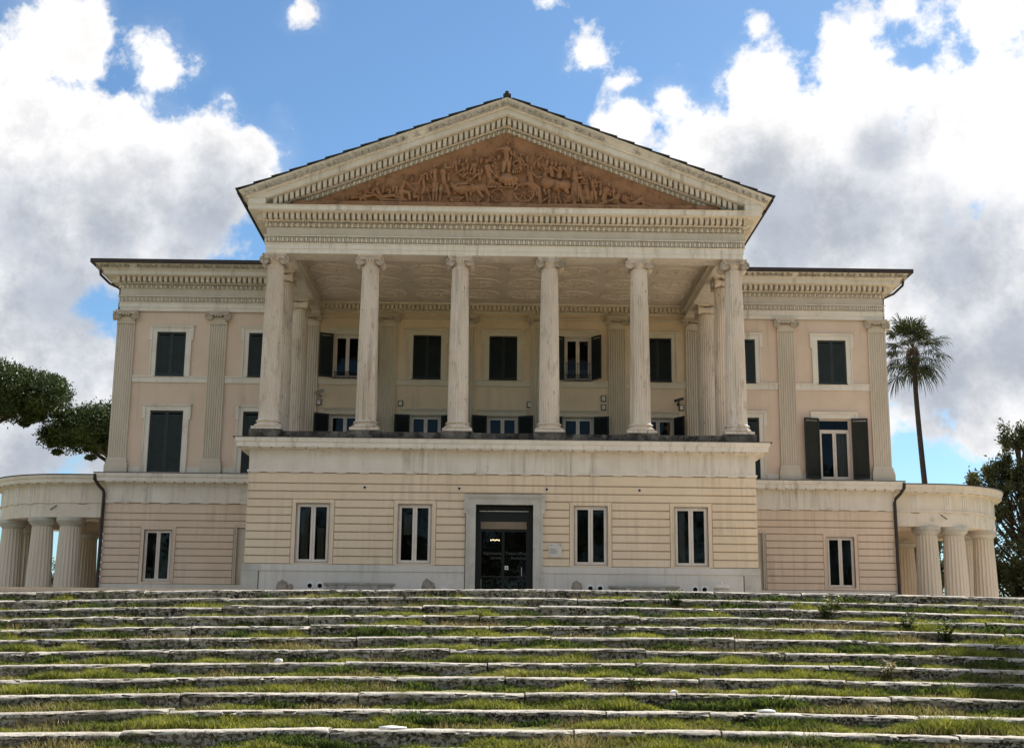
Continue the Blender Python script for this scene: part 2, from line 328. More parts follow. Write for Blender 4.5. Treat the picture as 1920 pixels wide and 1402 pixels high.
M['palm_bark'] = mat('palm_trunk_bark', (0.055, 0.043, 0.038), (0.035, 0.028, 0.025), 4, 0.95, 0.8, 12, stretch=(1, 1, 3))
def step_mat():
    # weathered travertine: dark lichen spots cover upright faces more densely than treads
    m = bpy.data.materials.new('lichened_travertine'); m.use_nodes = True; nt = m.node_tree; N = nt.nodes; L = nt.links
    b = N['Principled BSDF']; b.inputs['Roughness'].default_value = 0.92; b.inputs['Specular IOR Level'].default_value = 0.2
    geo = N.new('ShaderNodeNewGeometry')
    def nz(sc, off, rg=0.65, st=(1, 1, 1)):
        mp = N.new('ShaderNodeMapping'); mp.inputs['Location'].default_value = (off, off*2, off); mp.inputs['Scale'].default_value = st; L.new(geo.outputs['Position'], mp.inputs['Vector'])
        n = N.new('ShaderNodeTexNoise'); n.inputs['Scale'].default_value = sc; n.inputs['Detail'].default_value = 8; n.inputs['Roughness'].default_value = rg; L.new(mp.outputs[0], n.inputs['Vector']); return n.outputs['Fac']
    def op(o, *v):
        m_ = N.new('ShaderNodeMath'); m_.operation = o
        for i, x in enumerate(v):
            if isinstance(x, (int, float)): m_.inputs[i].default_value = x
            else: L.new(x, m_.inputs[i])
        return m_.outputs[0]
    def rmp(v, a_, c_):
        r = N.new('ShaderNodeMapRange'); r.inputs[1].default_value = a_; r.inputs[2].default_value = c_; L.new(v, r.inputs[0]); return r.outputs[0]
    def mx(f, a_, c_):
        x = N.new('ShaderNodeMix'); x.data_type = 'RGBA'; L.new(f, x.inputs['Factor'])
        for s_, v in (('A', a_), ('B', c_)):
            if isinstance(v, tuple): x.inputs[s_].default_value = (*v, 1)
            else: L.new(v, x.inputs[s_])
        return x.outputs['Result']
    sx = N.new('ShaderNodeSeparateXYZ'); L.new(geo.outputs['Normal'], sx.inputs[0])
    up = rmp(sx.outputs['Z'], 0.35, 0.85)                       # 1 on treads, 0 on upright faces
    col = mx(rmp(nz(5, 1), .35, .65), (0.56, 0.515, 0.45), (0.42, 0.375, 0.31))
    col = mx(rmp(nz(1.1, 4), .5, .7), col, (0.30, 0.26, 0.20))
    thr = op('MULTIPLY', up, 0.085)
    l1 = rmp(op('SUBTRACT', nz(16, 7, .7, (1, 1, 1.4)), thr), .500, .550)
    col = mx(l1, col, (0.13, 0.105, 0.088))
    l2 = rmp(op('SUBTRACT', op('MULTIPLY_ADD', nz(2.2, 15), .35, op('MULTIPLY', nz(26, 11, .7), .65)), thr), .512, .550)
    col = mx(l2, col, (0.035, 0.029, 0.026))
    col = mx(rmp(nz(22, 21), .60, .66), col, (0.62, 0.60, 0.55))
    col = mx(op('MULTIPLY', rmp(nz(3.1, 31), .56, .66), .7), col, (0.11, 0.12, 0.04))
    L.new(col, b.inputs['Base Color'])
    bp = N.new('ShaderNodeBump'); bp.inputs['Strength'].default_value = .9; bp.inputs['Distance'].default_value = .03; L.new(nz(30, 41, .7), bp.inputs['Height']); L.new(bp.outputs[0], b.inputs['Normal'])
    return m
M['step'] = step_mat()
M['moss'] = mat('mossy_soil', (0.20, 0.19, 0.052), (0.085, 0.10, 0.022), 14, 0.95, 0.9, 30, bdist=0.03, extra=[((0.34, 0.29, 0.17), 9, 0.58, 0.68), ((0.05, 0.04, 0.025), 5, 0.58, 0.7)])
M['gravel'] = mat('pale_gravel', (0.58, 0.48, 0.37), (0.48, 0.39, 0.30), 6, 0.95, 0.8, 60)
M['ground'] = mat('grassy_ground', (0.10, 0.115, 0.035), (0.16, 0.14, 0.07), 1.2, 0.95, 0.8, 20)
# ------------------------------------------------------------------ ground and terrace
WB, WW, WE = 8.74, 16.0, 8.5
YB, YW, YG, YU = 45.0, 53.5, 53.4, 53.6      # block front, wing entablature face, wing ground wall, wing upper wall
def build_ground():
    bank = [(-2500, -2.42), (8.0, -2.42), (9.7, -2.42), (10.0, -2.40), (21.6, -0.30), (22.25, -0.04)]
    pit = [(-2500, -2.42), (8.0, -2.42), (9.7, -2.42), (10.0, -2.98), (21.6, -0.62), (22.25, -0.04)]
    m = MB(); m.grid([[(x, y, z) for y, z in (pit if abs(x) < 13.4 else bank)] for x in (-3000, -60, -30, -13.45, -13.35, 13.35, 13.45, 30, 60, 3000)]); g = m.build('ground', M['ground'])
    tag(g, kind='structure')
    m = MB(); m.grid([[(x, y, z) for y, z in ((22.25, -0.04), (23, -0.02), (3200, -0.02))] for x in (-3000, -60, 60, 3000)]); g = m.build('lawn', M['ground']); tag(g, kind='structure')
    m = MB(); m.box(-26, 26, 22.2, 75, -0.3, -0.005); g = m.build('terrace', M['gravel']); tag(g, kind='structure')
build_ground()

# ------------------------------------------------------------------ villa
villa = empty('villa')
tag(villa, 'cream neoclassical villa with six column portico and terracotta pediment above the steps', 'villa')

def spans(x0, x1, holes):
    out = []; cur = x0
    for a, b in sorted(holes):
        if b <= cur or a >= x1: continue
        if a > cur: out.append((cur, a))
        cur = max(cur, b)
    if cur < x1: out.append((cur, x1))
    return out
def wall_holes(mb, x0, x1, z0, z1, Y, holes, depth=0.35):
    xs = sorted({x0, x1, *[h[0] for h in holes], *[h[1] for h in holes]}); zs = sorted({z0, z1, *[h[2] for h in holes], *[h[3] for h in holes]})
    xs = [x for x in xs if x0 <= x <= x1]; zs = [z for z in zs if z0 <= z <= z1]
    for a, b in zip(xs, xs[1:]):
        for c, d in zip(zs, zs[1:]):
            mx, mz = (a+b)/2, (c+d)/2
            if any(h[0] < mx < h[1] and h[2] < mz < h[3] for h in holes): continue
            mb.quad((a, Y, c), (b, Y, c), (b, Y, d), (a, Y, d))
    for h in holes:
        a, b, c, d = h[:4]
        mb.quad((a, Y, c), (a, Y+depth, c), (a, Y+depth, d), (a, Y, d)); mb.quad((b, Y, c), (b, Y, d), (b, Y+depth, d), (b, Y+depth, c))
        mb.quad((a, Y, d), (a, Y+depth, d), (b, Y+depth, d), (b, Y, d)); mb.quad((a, Y, c), (b, Y, c), (b, Y+depth, c), (a, Y+depth, c))

# --- shutters (shared meshes)
_sh = {}
def shutter_mesh(w, h, mt='shutter', lean=1):
    key = (round(w, 3), round(h, 3), mt, lean)
    if key in _sh: return _sh[key]
    m = MB(); t = 0.022
    m.box(0, .065, -t, t, 0, h); m.box(w-.065, w, -t, t, 0, h)
    for z in ((0, .10), (h-.08, h),): m.box(.065, w-.065, -t+.003, t-.003, *z)
    z = .125
    while z < h-.1:
        if True:
            m.quad((.065, -.018, z-.018), (w-.065, -.018, z-.018), (w-.065, .016, z+.048), (.065, .016, z+.048))
            m.quad((.065, -.018, z-.045), (w-.065, -.018, z-.045), (w-.065, .016, z+.034), (.065, .016, z+.034))
            m.quad((.065, -.018, z-.045), (w-.065, -.018, z-.045), (w-.065, -.018, z-.018), (.065, -.018, z-.018))
        z += .082
    _sh[key] = m.mesh('shutter', M[mt], fix=False); return _sh[key]
_cm = {}
def casement(parent, x0, x1, z0, z1, Y, transom=None, curtain=None, fw=.045, lw=.07, room=True, depth=1.2):
    """two-leaf casement: frame mesh, a pane per leaf, dark room behind"""
    m = MB(); t0, t1 = Y, Y+.07
    m.box(x0, x0+fw, t0, t1, z0, z1); m.box(x1-fw, x1, t0, t1, z0, z1); m.box(x0+fw, x1-fw, t0, t1, z1-fw, z1); m.box(x0+fw, x1-fw, t0, t1, z0, z0+fw)
    zt = z1-fw; panes = []
    if transom:
        m.box(x0+fw, x1-fw, t0-.01, t1, z1-transom-.08, z1-transom); panes.append((x0+fw, x1-fw, z1-transom, z1-fw)); zt = z1-transom-.08
    xm = (x0+x1)/2
    fr = m.build('window_frame', M['frame'], parent)
    for a, b in ((x0+fw, xm-.004), (xm+.004, x1-fw)):
        l = MB(); u0, u1 = Y-.02, Y+.035
        l.box(a, a+lw, u0, u1, z0+fw, zt); l.box(b-lw, b, u0, u1, z0+fw, zt); l.box(a+lw, b-lw, u0, u1, zt-lw, zt); l.box(a+lw, b-lw, u0, u1, z0+fw, z0+fw+lw*1.1)
        l.build('casement', M['frame'], parent)
        panes.append((a+lw, b-lw, z0+fw+lw*1.1, zt-lw))
    for a, b, c, d in panes:
        p = MB(); p.quad((a-.005, Y+.01, c-.005), (b+.005, Y+.01, c-.005), (b+.005, Y+.01, d+.005), (a-.005, Y+.01, d+.005)); p.build('pane', M['glass'], parent)
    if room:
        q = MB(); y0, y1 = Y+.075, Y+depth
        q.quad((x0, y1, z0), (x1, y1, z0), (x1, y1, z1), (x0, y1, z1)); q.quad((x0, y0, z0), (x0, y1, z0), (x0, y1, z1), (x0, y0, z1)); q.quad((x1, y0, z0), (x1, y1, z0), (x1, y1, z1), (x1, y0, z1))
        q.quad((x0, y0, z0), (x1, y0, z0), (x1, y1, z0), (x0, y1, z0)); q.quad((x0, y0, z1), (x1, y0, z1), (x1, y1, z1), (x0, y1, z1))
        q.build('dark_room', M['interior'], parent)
    if curtain:
        for a, b, c, d in curtain:
            n = 24; q = MB(); q.grid([[(a+(b-a)*k/n, Y+.2+.03*math.sin(k*1.7), z) for z in (c, d)] for k in range(n+1)]); q.build('curtain', M['curtain'], parent, smooth=True)
def surround(xc, w, z0, z1, Y, mt, ear=True):
    """stone architrave round an opening, with ears at the head"""
    h = w/2; m = MB(); b = .19
    for s in (-1, 1):
        xa, xb = sorted((xc+s*h, xc+s*(h+b))); m.box(xa, xb, Y-.05, Y, z0, z1+b)
        xa, xb = sorted((xc+s*(h+b), xc+s*(h+b+.05))); m.box(xa, xb, Y-.085, Y, z0, z1-.36)
        if ear: xa, xb = sorted((xc+s*(h+b+.0), xc+s*(h+b+.12))); m.box(xa, xb, Y-.083, Y, z1-.36, z1+b)
    m.box(xc-h, xc+h, Y-.05, Y, z1, z1+b)
    m.box(xc-h-b-.13, xc+h+b+.13, Y-.10, Y, z1+b, z1+b+.055)
    m.box(xc-h-b-.17, xc+h+b+.17, Y-.12, Y, z1+b+.055, z1+b+.08)
    return m
def leaf(parent, xh, w, z0, h, Y, side, ang, mt='shutter'):
    # side -1: hinge on the left of the opening; ang 0 closed, opens outwards
    me = shutter_mesh(w, h, mt)
    o = put('shutter', me, parent, (xh, Y, z0), (0, 0, -R(ang) if side < 0 else R(180)+R(ang)))
    if side > 0: o.scale = (1, -1, 1)
    return o
def rail(parent, x0, x1, z0, Y, full):
    m = MB(); h = .27
    m.box(x0, x1, Y-.012, Y+.012, z0+.02, z0+.04); m.box(x0, x1, Y-.012, Y+.012, z0+h, z0+h+.02)
    n = 5; d = (x1-x0)/n
    for k in range(n):
        a = x0+k*d
        for p, q in (((a, z0+.04), (a+d, z0+h)), ((a+d, z0+.04), (a, z0+h))): m.tube([(p[0], Y, p[1]), (q[0], Y, q[1])], .009, 4)
        m.tube([(a+d*.5+d*.32*math.cos(t*.785), Y-.01, z0+.16+.09*math.sin(t*.785)) for t in range(9)], .007, 4)
    if full:
        m.box(x0, x1, Y-.012, Y+.012, z0+.74, z0+.76)
        for k in range(9): x = x0+(x1-x0)*(k+.5)/9; m.box(x-.008, x+.008, Y-.008, Y+.008, z0+h+.02, z0+.74)
    m.build('railing', M['iron'], parent)

UP = [-13.8, -9.98, -6.48, -3.15, .03, 3.15, 6.48, 9.98, 13.8]
up_holes, lo_holes = [], []
for i, x in enumerate(UP):
    w = 1.17 if abs(x) < 9 else 1.2
    up_holes.append((x-w/2, x+w/2, 10.06, 11.93)); w2 = 1.36 if abs(x) > 9 else 1.32
    lo_holes.append((x-w2/2, x+w2/2, 6.06, 8.6 if abs(x) > 9 else 8.54))
# --- walls
m = MB()
wall_holes(m, -16.02, -8.05, 5.9, 12.82, YU, up_holes[:2]+lo_holes[:2]); wall_holes(m, 8.05, 16.02, 5.9, 12.82, YU, up_holes[-2:]+lo_holes[-2:])
for s in (-1, 1):
    m.quad((s*16.02, YU, 5.9), (s*16.02, 70, 5.9), (s*16.02, 70, 12.82), (s*16.02, YU, 12.82))
m.quad((-16.02, 70, 0), (16.02, 70, 0), (16.02, 70, 12.82), (-16.02, 70, 12.82))
wing_wall = m.build('upper_wall', M['wall'], villa)
m = MB(); wall_holes(m, -8.05, 8.05, 5.9, 13.5, YU, up_holes[2:-2]+lo_holes[2:-2])
m.build('portico_back_wall', M['ochre'], villa)

def glazed(i, upper):
    """fit out one upper-floor opening"""
    x = UP[i]; a, b, z0, z1 = (up_holes if upper else lo_holes)[i]; w = b-a; inner = abs(x) < 8
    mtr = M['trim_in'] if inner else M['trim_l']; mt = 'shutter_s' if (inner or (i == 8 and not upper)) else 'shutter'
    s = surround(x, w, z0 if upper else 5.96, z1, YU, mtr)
    if upper: s.box(a-.03, b+.03, YU-.09, YU-.002, z0-.035, z0-.001)
    win = s.build('window', mtr, villa)
    h = z1-z0-.02
    if upper: mode = {2: 'open', 5: 'open'}.get(i, 'closed')
    else: mode = 'open' if (inner or i == 8) else 'closed'
    if mode == 'closed':
        leaf(win, a+.012, w/2-.014, z0+.01, h, YU+.04, -1, 0, mt); leaf(win, b-.012, w/2-.014, z0+.01, h, YU+.04, 1, 0, mt)
    else:
        angs = {2: (158, 150), 5: (166, 128)}.get(i, (165, 165)) if upper else {2: (150, 150), 6: (70, 122), 8: (166, 168)}.get(i, (163, 160))
        leaf(win, a+.012, w/2-.014, z0+.01, h, YU-.10, -1, angs[0], mt); leaf(win, b-.012, w/2-.014, z0+.01, h, YU-.10, 1, angs[1], mt)
        cur = None
        if i == 8 and not upper: cur = [(x+.12, b-.05, z0+.1, z1-.4)]
        elif upper and i == 5: cur = [(a+.1, b-.1, z0+.1, z0+.55)]
        elif not upper and inner: cur = None
        casement(win, a+.04, b-.04, z0+.01, z1-.03, YU+.16, transom=.42 if (i == 8 and not upper) else None, curtain=cur)
        m = MB(); m.box(a+.001, a+.04, YU+.02, YU+.3, z0, z1); m.box(b-.04, b-.001, YU+.02, YU+.3, z0, z1); m.box(a+.04, b-.04, YU+.02, YU+.3, z1-.03, z1-.001); m.build('window_lining', M['frame'], win)
        if upper: rail(win, a+.05, b-.05, z0, YU+.02, i == 5)
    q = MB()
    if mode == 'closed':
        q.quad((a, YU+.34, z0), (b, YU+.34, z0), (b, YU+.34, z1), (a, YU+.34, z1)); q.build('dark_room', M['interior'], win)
for i in range(9): glazed(i, True); glazed(i, False)

# --- string course and skirting between pilasters
PIL = [1.53, 4.78, 8.02, 11.87, 15.69]
pil_x = sorted([-p for p in PIL]+PIL)
for a, b in zip(pil_x, pil_x[1:]):
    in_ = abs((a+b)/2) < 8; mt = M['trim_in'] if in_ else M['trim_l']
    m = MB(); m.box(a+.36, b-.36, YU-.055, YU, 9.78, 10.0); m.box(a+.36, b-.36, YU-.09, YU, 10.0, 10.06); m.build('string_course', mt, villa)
    for c, d in spans(a+.46, b-.46, [(h[0]-.26, h[1]+.26) for h in lo_holes]):
        m = MB(); m.box(c, d, YU-.05, YU, 5.96, 6.26); m.build('skirting', mt, villa)

# --- Ionic order
def volute(m, cx, cz, y, sgn, Rv=.165, turns=2.2, t=.024):
    pts = []; rad = []; n = int(turns*14)
    for k in range(n+1):
        a = math.pi/2+sgn*(-1)*2*math.pi*k/14; r = (Rv-t)*math.exp(-0.62*2*math.pi*k/14/ (2*math.pi)*1.25)
        pts.append((cx+r*math.cos(a), y+.022, cz+r*math.sin(a)-(.0))); rad.append(t*(.35+.65*r/Rv))
    m.tube(pts, rad, 5); m.ell((cx, y-.01, cz), (.026, .02, .026), 4, 6)
def capital_mb(half=.36, depth=.36, Rv=.178, pil=False):
    m = MB()
    hb = half+.08
    m.box(-hb, hb, -depth-.02, depth+.02 if not pil else .0, -.045, 0); m.box(-hb+.03, hb-.03, -depth+.005, depth-.005 if not pil else 0, -.07, -.045)
    cz = -.045-Rv
    fronts = [(-depth, 1)] if pil else [(-depth, 1), (depth, -1)]
    for s in (-1, 1):
        # bolster drum running front to back, waisted
        dd = depth-.085; prof = [(-dd-.07, Rv-.004), (-dd, Rv-.012), (-dd*.75, Rv-.03), (-depth*.2, Rv*.62), (0, Rv*.66)]
        prof = prof+([(-q, r) for q, r in prof[-2::-1]] if not pil else [])
        n = 16
        m.grid([[(s*half+r*math.cos(2*math.pi*k/n), y, cz+r*math.sin(2*math.pi*k/n)) for k in range(n)] for y, r in prof], closed_v=True)
        for y, _ in fronts:
            m.poly([(s*half+(Rv-.012)*math.cos(2*math.pi*k/n), y*(1-.085/abs(y)), cz+(Rv-.012)*math.sin(2*math.pi*k/n)) for k in range(n)])
    for y, d in fronts:
        for s in (-1, 1):
            v = MB(); volute(v, s*half, cz, -abs(y), s, Rv)
            m.add(v, Matrix.Scale(-1, 4, (0, 1, 0)) if d < 0 else None)
        yy = (y-.0, y+.08*d); ya, yb = sorted(yy)
        m.box(-half, half, ya+.01*(d > 0), yb-.01*(d < 0), -.16, -.07)
        for k in range(9):
            x = -.2+.4*k/8; m.ell((x, y-.012*d, -.118), (.016, .02, .038), 4, 5)
        for z in (-.072, -.158): m.box(-half, half, min(y-.014*d, y), max(y-.014*d, y), z-.009, z+.009)
        for x in (-.11, 0, .11): m.ell((x, y-.0*d, -.205), (.036, .04, .042), 5, 7)
    if not pil:
        m.lathe([(.25, -.30), (.26, -.25), (.31, -.20), (.335, -.16)], 0, 0, 24)
    return m
_cap = capital_mb().mesh('capital', M['column'], 35)
def shaft_mb(z0, z1, r0, r1, nf=24, depth=.036, doric=False, nz=10):
    m = MB(); ts = [(0, 0), (.14, 0), (.34, .8), (.57, 1), (.80, .8)] if not doric else [(0, 0), (.2, .72), (.5, 1), (.8, .72)]
    P = []
    zz = [0, .004, .012]+[.012+.976*k/nz for k in range(1, nz+1)]+[.996, 1] if not doric else [k/nz for k in range(nz+1)]
    for k, t in enumerate(zz):
        e = t**1.6; r = r0+(r1-r0)*e
        f = 1.0
        if not doric: f = 0 if (t <= .004 or t >= .996) else (.6 if t <= .012 else 1)
        row = []
        for a in range(nf):
            for q, d in ts:
                an = 2*math.pi*(a+q-.07)/nf; rr = r-depth*d*f*r/r0; row.append((rr*math.cos(an), rr*math.sin(an), z0+(z1-z0)*t))
        P.append(row)
    m.grid(P, closed_v=True); return m
COLH = 12.8-6.45
_shaft = shaft_mb(.40, COLH-.42, .362, .298).mesh('shaft', M['column'], 40)
def base_mb():
    m = MB(); m.box(-.515, .515, -.515, .515, 0, .10)
    pr = []
    for k in range(9): a = -math.pi/2+math.pi*k/8; pr.append((.425+.075*math.cos(a), .165+.065*math.sin(a)))
    pr += [(.415, .235), (.395, .255), (.40, .285), (.415, .29)]
    for k in range(7): a = -math.pi/2+math.pi*k/6; pr.append((.395+.045*math.cos(a), .33+.035*math.sin(a)))
    pr += [(.385, .37), (.372, .40)]
    m.lathe(pr, 0, 0, 36); return m
_base = base_mb().mesh('base', M['column'], 35)
mneck = MB(); mneck.lathe([(.298, -.42), (.315, -.415), (.322, -.40), (.315, -.385), (.285, -.385), (.25, -.375), (.25, -.28)], 0, 0, 24)
for k in range(20):
    a = 2*math.pi*k/20; mneck.ell((.30*math.cos(a), .30*math.sin(a), -.465), (.02, .02, .03), 3, 5)
_neck = mneck.mesh('necking', M['column'], 35)
def ionic_column(x, y, ang=0):
    c = empty('column', (x, y, 6.45), villa)
    put('shaft', _shaft, c, rot=(0, 0, ang)); put('base', _base, c); put('necking', _neck, c, (0, 0, COLH))
    put('capital', _cap, c, (0, 0, COLH), (0, 0, 0)); return c
COLX = [-8.2, -4.81, -1.6, 1.6, 4.81, 8.2]
rnd = random.Random(3)
for x in COLX: ionic_column(x, 45.4, rnd.random()*6)
def cap_side(c):
    for ch in c.children:
        if ch.name.startswith('capital'): ch.rotation_euler = (0, 0, R(90))
for x in (-8.2, 8.2):
    for y in (47.7, 51.7): cap_side(ionic_column(x, y, 1.3))
# corner capitals get a second pair of volutes along the flank
# --- pilasters
def pilaster_shaft(w, z0, z1, d=.10, nf=7):
    m = MB(); h = w/2; pts = [(-h, 0)]; fw = w/(nf+.35); e = (w-fw*nf)/2
    pts = [(-h, 0), (-h, -d)]
    for k in range(nf):
        a = -h+e+fw*k; g = .14*fw
        pts += [(a+g, -d), (a+g+.08*fw, -d+.032), (a+.5*fw, -d+.045), (a+fw-g-.08*fw, -d+.032), (a+fw-g, -d)]
    pts += [(h, -d), (h, 0)]
    m.grid([[(x, y, z) for x, y in pts] for z in (z0, z1)])
    flat = [(-h, -d), (h, -d)]
    for z in (z0, z1): m.quad((-h, -d, z), (h, -d, z), (h, 0, z), (-h, 0, z))
    return m
_ps = pilaster_shaft(.70, 6.62, 12.26).mesh('shaft', M['pilaster'], False)
def pil_base():
    m = MB(); h = .35
    m.box(-h-.09, h+.09, -.20, 0, 5.96, 6.33); m.box(-h-.07, h+.07, -.18, 0, 6.33, 6.44); m.box(-h-.03, h+.03, -.14, 0, 6.44, 6.48)
    m.box(-h-.05, h+.05, -.155, 0, 6.48, 6.55); m.box(-h-.015, h+.015, -.12, 0, 6.55, 6.62); return m
_pb = pil_base().mesh('base', M['pilaster'])
def pil_cap():
    m = MB(); h = .35
    m.box(-h, h, -.10, 0, 12.26, 12.36); m.box(-h-.02, h+.02, -.12, 0, 12.26, 12.29); m.box(-h+.02, h-.02, -.115, 0, 12.36, 12.56)
    c = capital_mb(.37, .27, .18, True); m.add(c, Matrix.Translation((0, 0, 12.80))); 
    return m
_pc = pil_cap().mesh('capital', M['pilaster'], 35)
def recol(me, mt):
    c = me.copy(); c.materials.clear(); c.materials.append(M[mt]); return c
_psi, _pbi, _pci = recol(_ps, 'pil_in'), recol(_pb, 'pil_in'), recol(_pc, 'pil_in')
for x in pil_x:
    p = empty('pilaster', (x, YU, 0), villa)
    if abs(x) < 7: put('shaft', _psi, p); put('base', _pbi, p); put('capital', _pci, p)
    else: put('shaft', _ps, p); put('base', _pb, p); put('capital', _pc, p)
for s in (-1, 1):   # returns on the flank walls
    for y in (53.99, 69.6):
        p = empty('pilaster', (s*16.02, y, 0), villa); p.rotation_euler = (0, 0, s*R(90))
        put('shaft', _ps, p); put('base', _pb, p); put('capital', _pc, p)

# --- upper entablature and its carved bands
def ent_profile(z, back=-.02, top=1.60):
    return [(back, z), (0, z), (0, z+.16), (.025, z+.16), (.025, z+.32), (.05, z+.33), (.07, z+.37), (-.05, z+.387), (-.05, z+.60), (.09, z+.61), (.09, z+.64), (0, z+.65), (0, z+.955),
            (-.07, z+.967), (-.07, z+1.15), (.16, z+1.155), (.16, z+1.18), (.06, z+1.185), (.06, z+1.40), (.40, z+1.405), (.57, z+1.41), (.57, z+1.43), (.60, z+1.44), (.60, z+1.575), (.64, z+1.585), (.65, z+top), (back, z+top)]
def sima_profile(z):
    return [(.0, z+1.602), (.65, z+1.602), (.68, z+1.64), (.74, z+1.68), (.82, z+1.76), (.88, z+1.79), (.90, z+1.83), (0, z+1.83)]
def gutter_profile(z): return [(.2, z+1.832), (.88, z+1.832), (1.02, z+1.77), (1.05, z+1.79), (1.05, z+1.95), (.2, z+1.98)]
ZE = 12.8
P_path = [(-8.5, 53.45), (-8.5, 45.0), (8.5, 45.0), (8.5, 53.45)]
L_path = [(-WW-.02, 70), (-WW-.02, 53.5), (-8.52, 53.5)]; R_path = [(8.52, 53.5), (WW+.02, 53.5), (WW+.02, 70)]
ents = {}
m = MB(); m.sweep(P_path, [(-.85, ZE)]+ent_profile(ZE)[1:-1]+[(-.85, ZE+1.6)]); ents['p'] = m.build('portico_entablature', M['trim_l'], villa)
for nm, pth in (('l', L_path), ('r', R_path)):
    m = MB(); m.sweep(pth, ent_profile(ZE)); ents[nm] = m.build('wing_entablature', M['trim_l'], villa)
    m = MB(); m.sweep(pth, sima_profile(ZE)); sm = m.build('sima', M['trim_l'], villa); ents['s'+nm] = sm
    m = MB(); m.sweep(pth, gutter_profile(ZE)); m.build('gutter', M['gutter'], villa)
def edge_len(pth):
    for a, b in zip(pth, pth[1:]):
        dx, dy = b[0]-a[0], b[1]-a[1]; l = math.hypot(dx, dy); yield a, b, (dx/l, dy/l), (dy/l, -dx/l), l
_dent = MB()
def dentil_mb():
    m = MB(); w = .072
    m.v = [(-w*.80, -.19, .0), (w*.80, -.19, 0), (w*.80, .1, 0), (-w*.80, .1, 0), (-w, -.215, .22), (w, -.215, .22), (w, .1, .22), (-w, .1, .22)]
    m.f = [(0, 3, 2, 1), (4, 5, 6, 7), (0, 1, 5, 4), (1, 2, 6, 5), (2, 3, 7, 6), (3, 0, 4, 7)]
    m.box(-w*.62, w*.62, -.222, -.19, .03, .17); return m
_dm = dentil_mb().mesh('dentil', M['trim'])
def dentils(pth, parent, z, off=.16, pitch=.195):
    side = MB(); dd = dentil_mb()
    for a, b, d, n, l in edge_len(pth):
        ang = math.atan2(d[1], d[0]); front = abs(d[0]) > .5
        e0 = off if a in pth[1:-1] else 0; e1 = off if b in pth[1:-1] else 0; L0 = l+e0+e1; k = int(L0/pitch)
        for i in range(k):
            t = -e0+L0*(i+.5)/k; p = (a[0]+d[0]*t+n[0]*off, a[1]+d[1]*t+n[1]*off)
            if not front and p[1] > 60: continue
            if front: put('dentil', _dm, parent, (p[0], p[1], z), (0, 0, ang))
            else: side.add(dd, Matrix.Translation((p[0], p[1], z)) @ Matrix.Rotation(ang, 4, 'Z'))
    o = side.build('flank_dentils', M['trim'], parent); o['kind'] = 'stuff'
dentils(P_path, ents['p'], ZE+1.185); dentils(L_path, ents['l'], ZE+1.185, pitch=.215); dentils(R_path, ents['r'], ZE+1.185, pitch=.215)
for nm, pth in (('p', P_path), ('l', L_path), ('r', R_path)):
    m = MB(); m.sweep(pth, [(.001, ZE+.66), (.012, ZE+.66), (.012, ZE+.95), (.001, ZE+.95)]); m.build('frieze', M['frieze'], ents[nm])
def egg_mb(w, h):
    m = MB()
    m.ell((0, -.06, h*.45), (w*.27, .06, h*.40), 6, 8)
    pts = [(w*.40*math.cos(a), -.06, h*.50+h*.50*math.sin(a)) for a in [R(q) for q in (150, 180, 215, 250, 270, 290, 325, 360, 390)]]
    m.tube(pts, .013, 4, caps=False)
    m.box(w*.465, w*.535, -.08, 0, h*.1, h); return m
def run_band(pth, unit, pitch, off, z, name, parent, mt, shear=0, maxy=54.9):
    out = MB()
    for a, b, d, n, l in edge_len(pth):
        e0 = off if a in pth[1:-1] else 0; e1 = off if b in pth[1:-1] else 0; L0 = l+e0+e1; k = int(L0/pitch); ang = math.atan2(d[1], d[0])
        for i in range(k):
            t = -e0+L0*(i+.5)/k; p = (a[0]+d[0]*t+n[0]*off, a[1]+d[1]*t+n[1]*off)
            if p[1] > maxy: continue
            out.add(unit, Matrix.Translation((p[0], p[1], z)) @ Matrix.Rotation(ang, 4, 'Z'))
    o = out.build(name, mt, parent, 40); o['kind'] = 'stuff'; return o
egg = egg_mb(.195, .185)
bead = MB(); bead.ell((0, -.05, .105), (.048, .05, .095), 5, 6); bead.box(.070, .095, -.06, 0, 0.01, .20)
for nm, pth in (('p', P_path), ('l', L_path), ('r', R_path)):
    run_band(pth, egg, .195, .0, ZE+.965, 'egg_and_dart_moulding', ents[nm], M['trim'])
    run_band(pth, bead, .165, .0, ZE+.385, 'leaf_moulding', ents[nm], M['trim'])
def acanthus_units(n=6):
    out = []
    for j in range(n):
        q = random.Random(40+j); m = MB(); s = q.uniform(.8, 1.1)
        for k in range(5):
            a = R(-60+30*k+q.uniform(-9, 9)); ln = (.105-.018*abs(k-2))*s
            c = (math.sin(a)*ln*.75, -.03-q.random()*.015, .035+math.cos(a)*ln*.85)
            m.ell(c, (.024, .055, ln*.55), 4, 5, Matrix.Rotation(a, 3, 'Y'))
        if q.random() < .7: m.tube([(.13+.03*math.cos(t), -.02, .06+.035*math.sin(t)) for t in (0, 1.2, 2.4, 3.6, 4.8)], .018, 4)
        m.ell((0, -.06, .03), (.035, .05, .035), 4, 5)
        m.box(-.14, .14, -.02, 0, .0, .018)
        out.append(m)
    return out
ACN = acanthus_units()
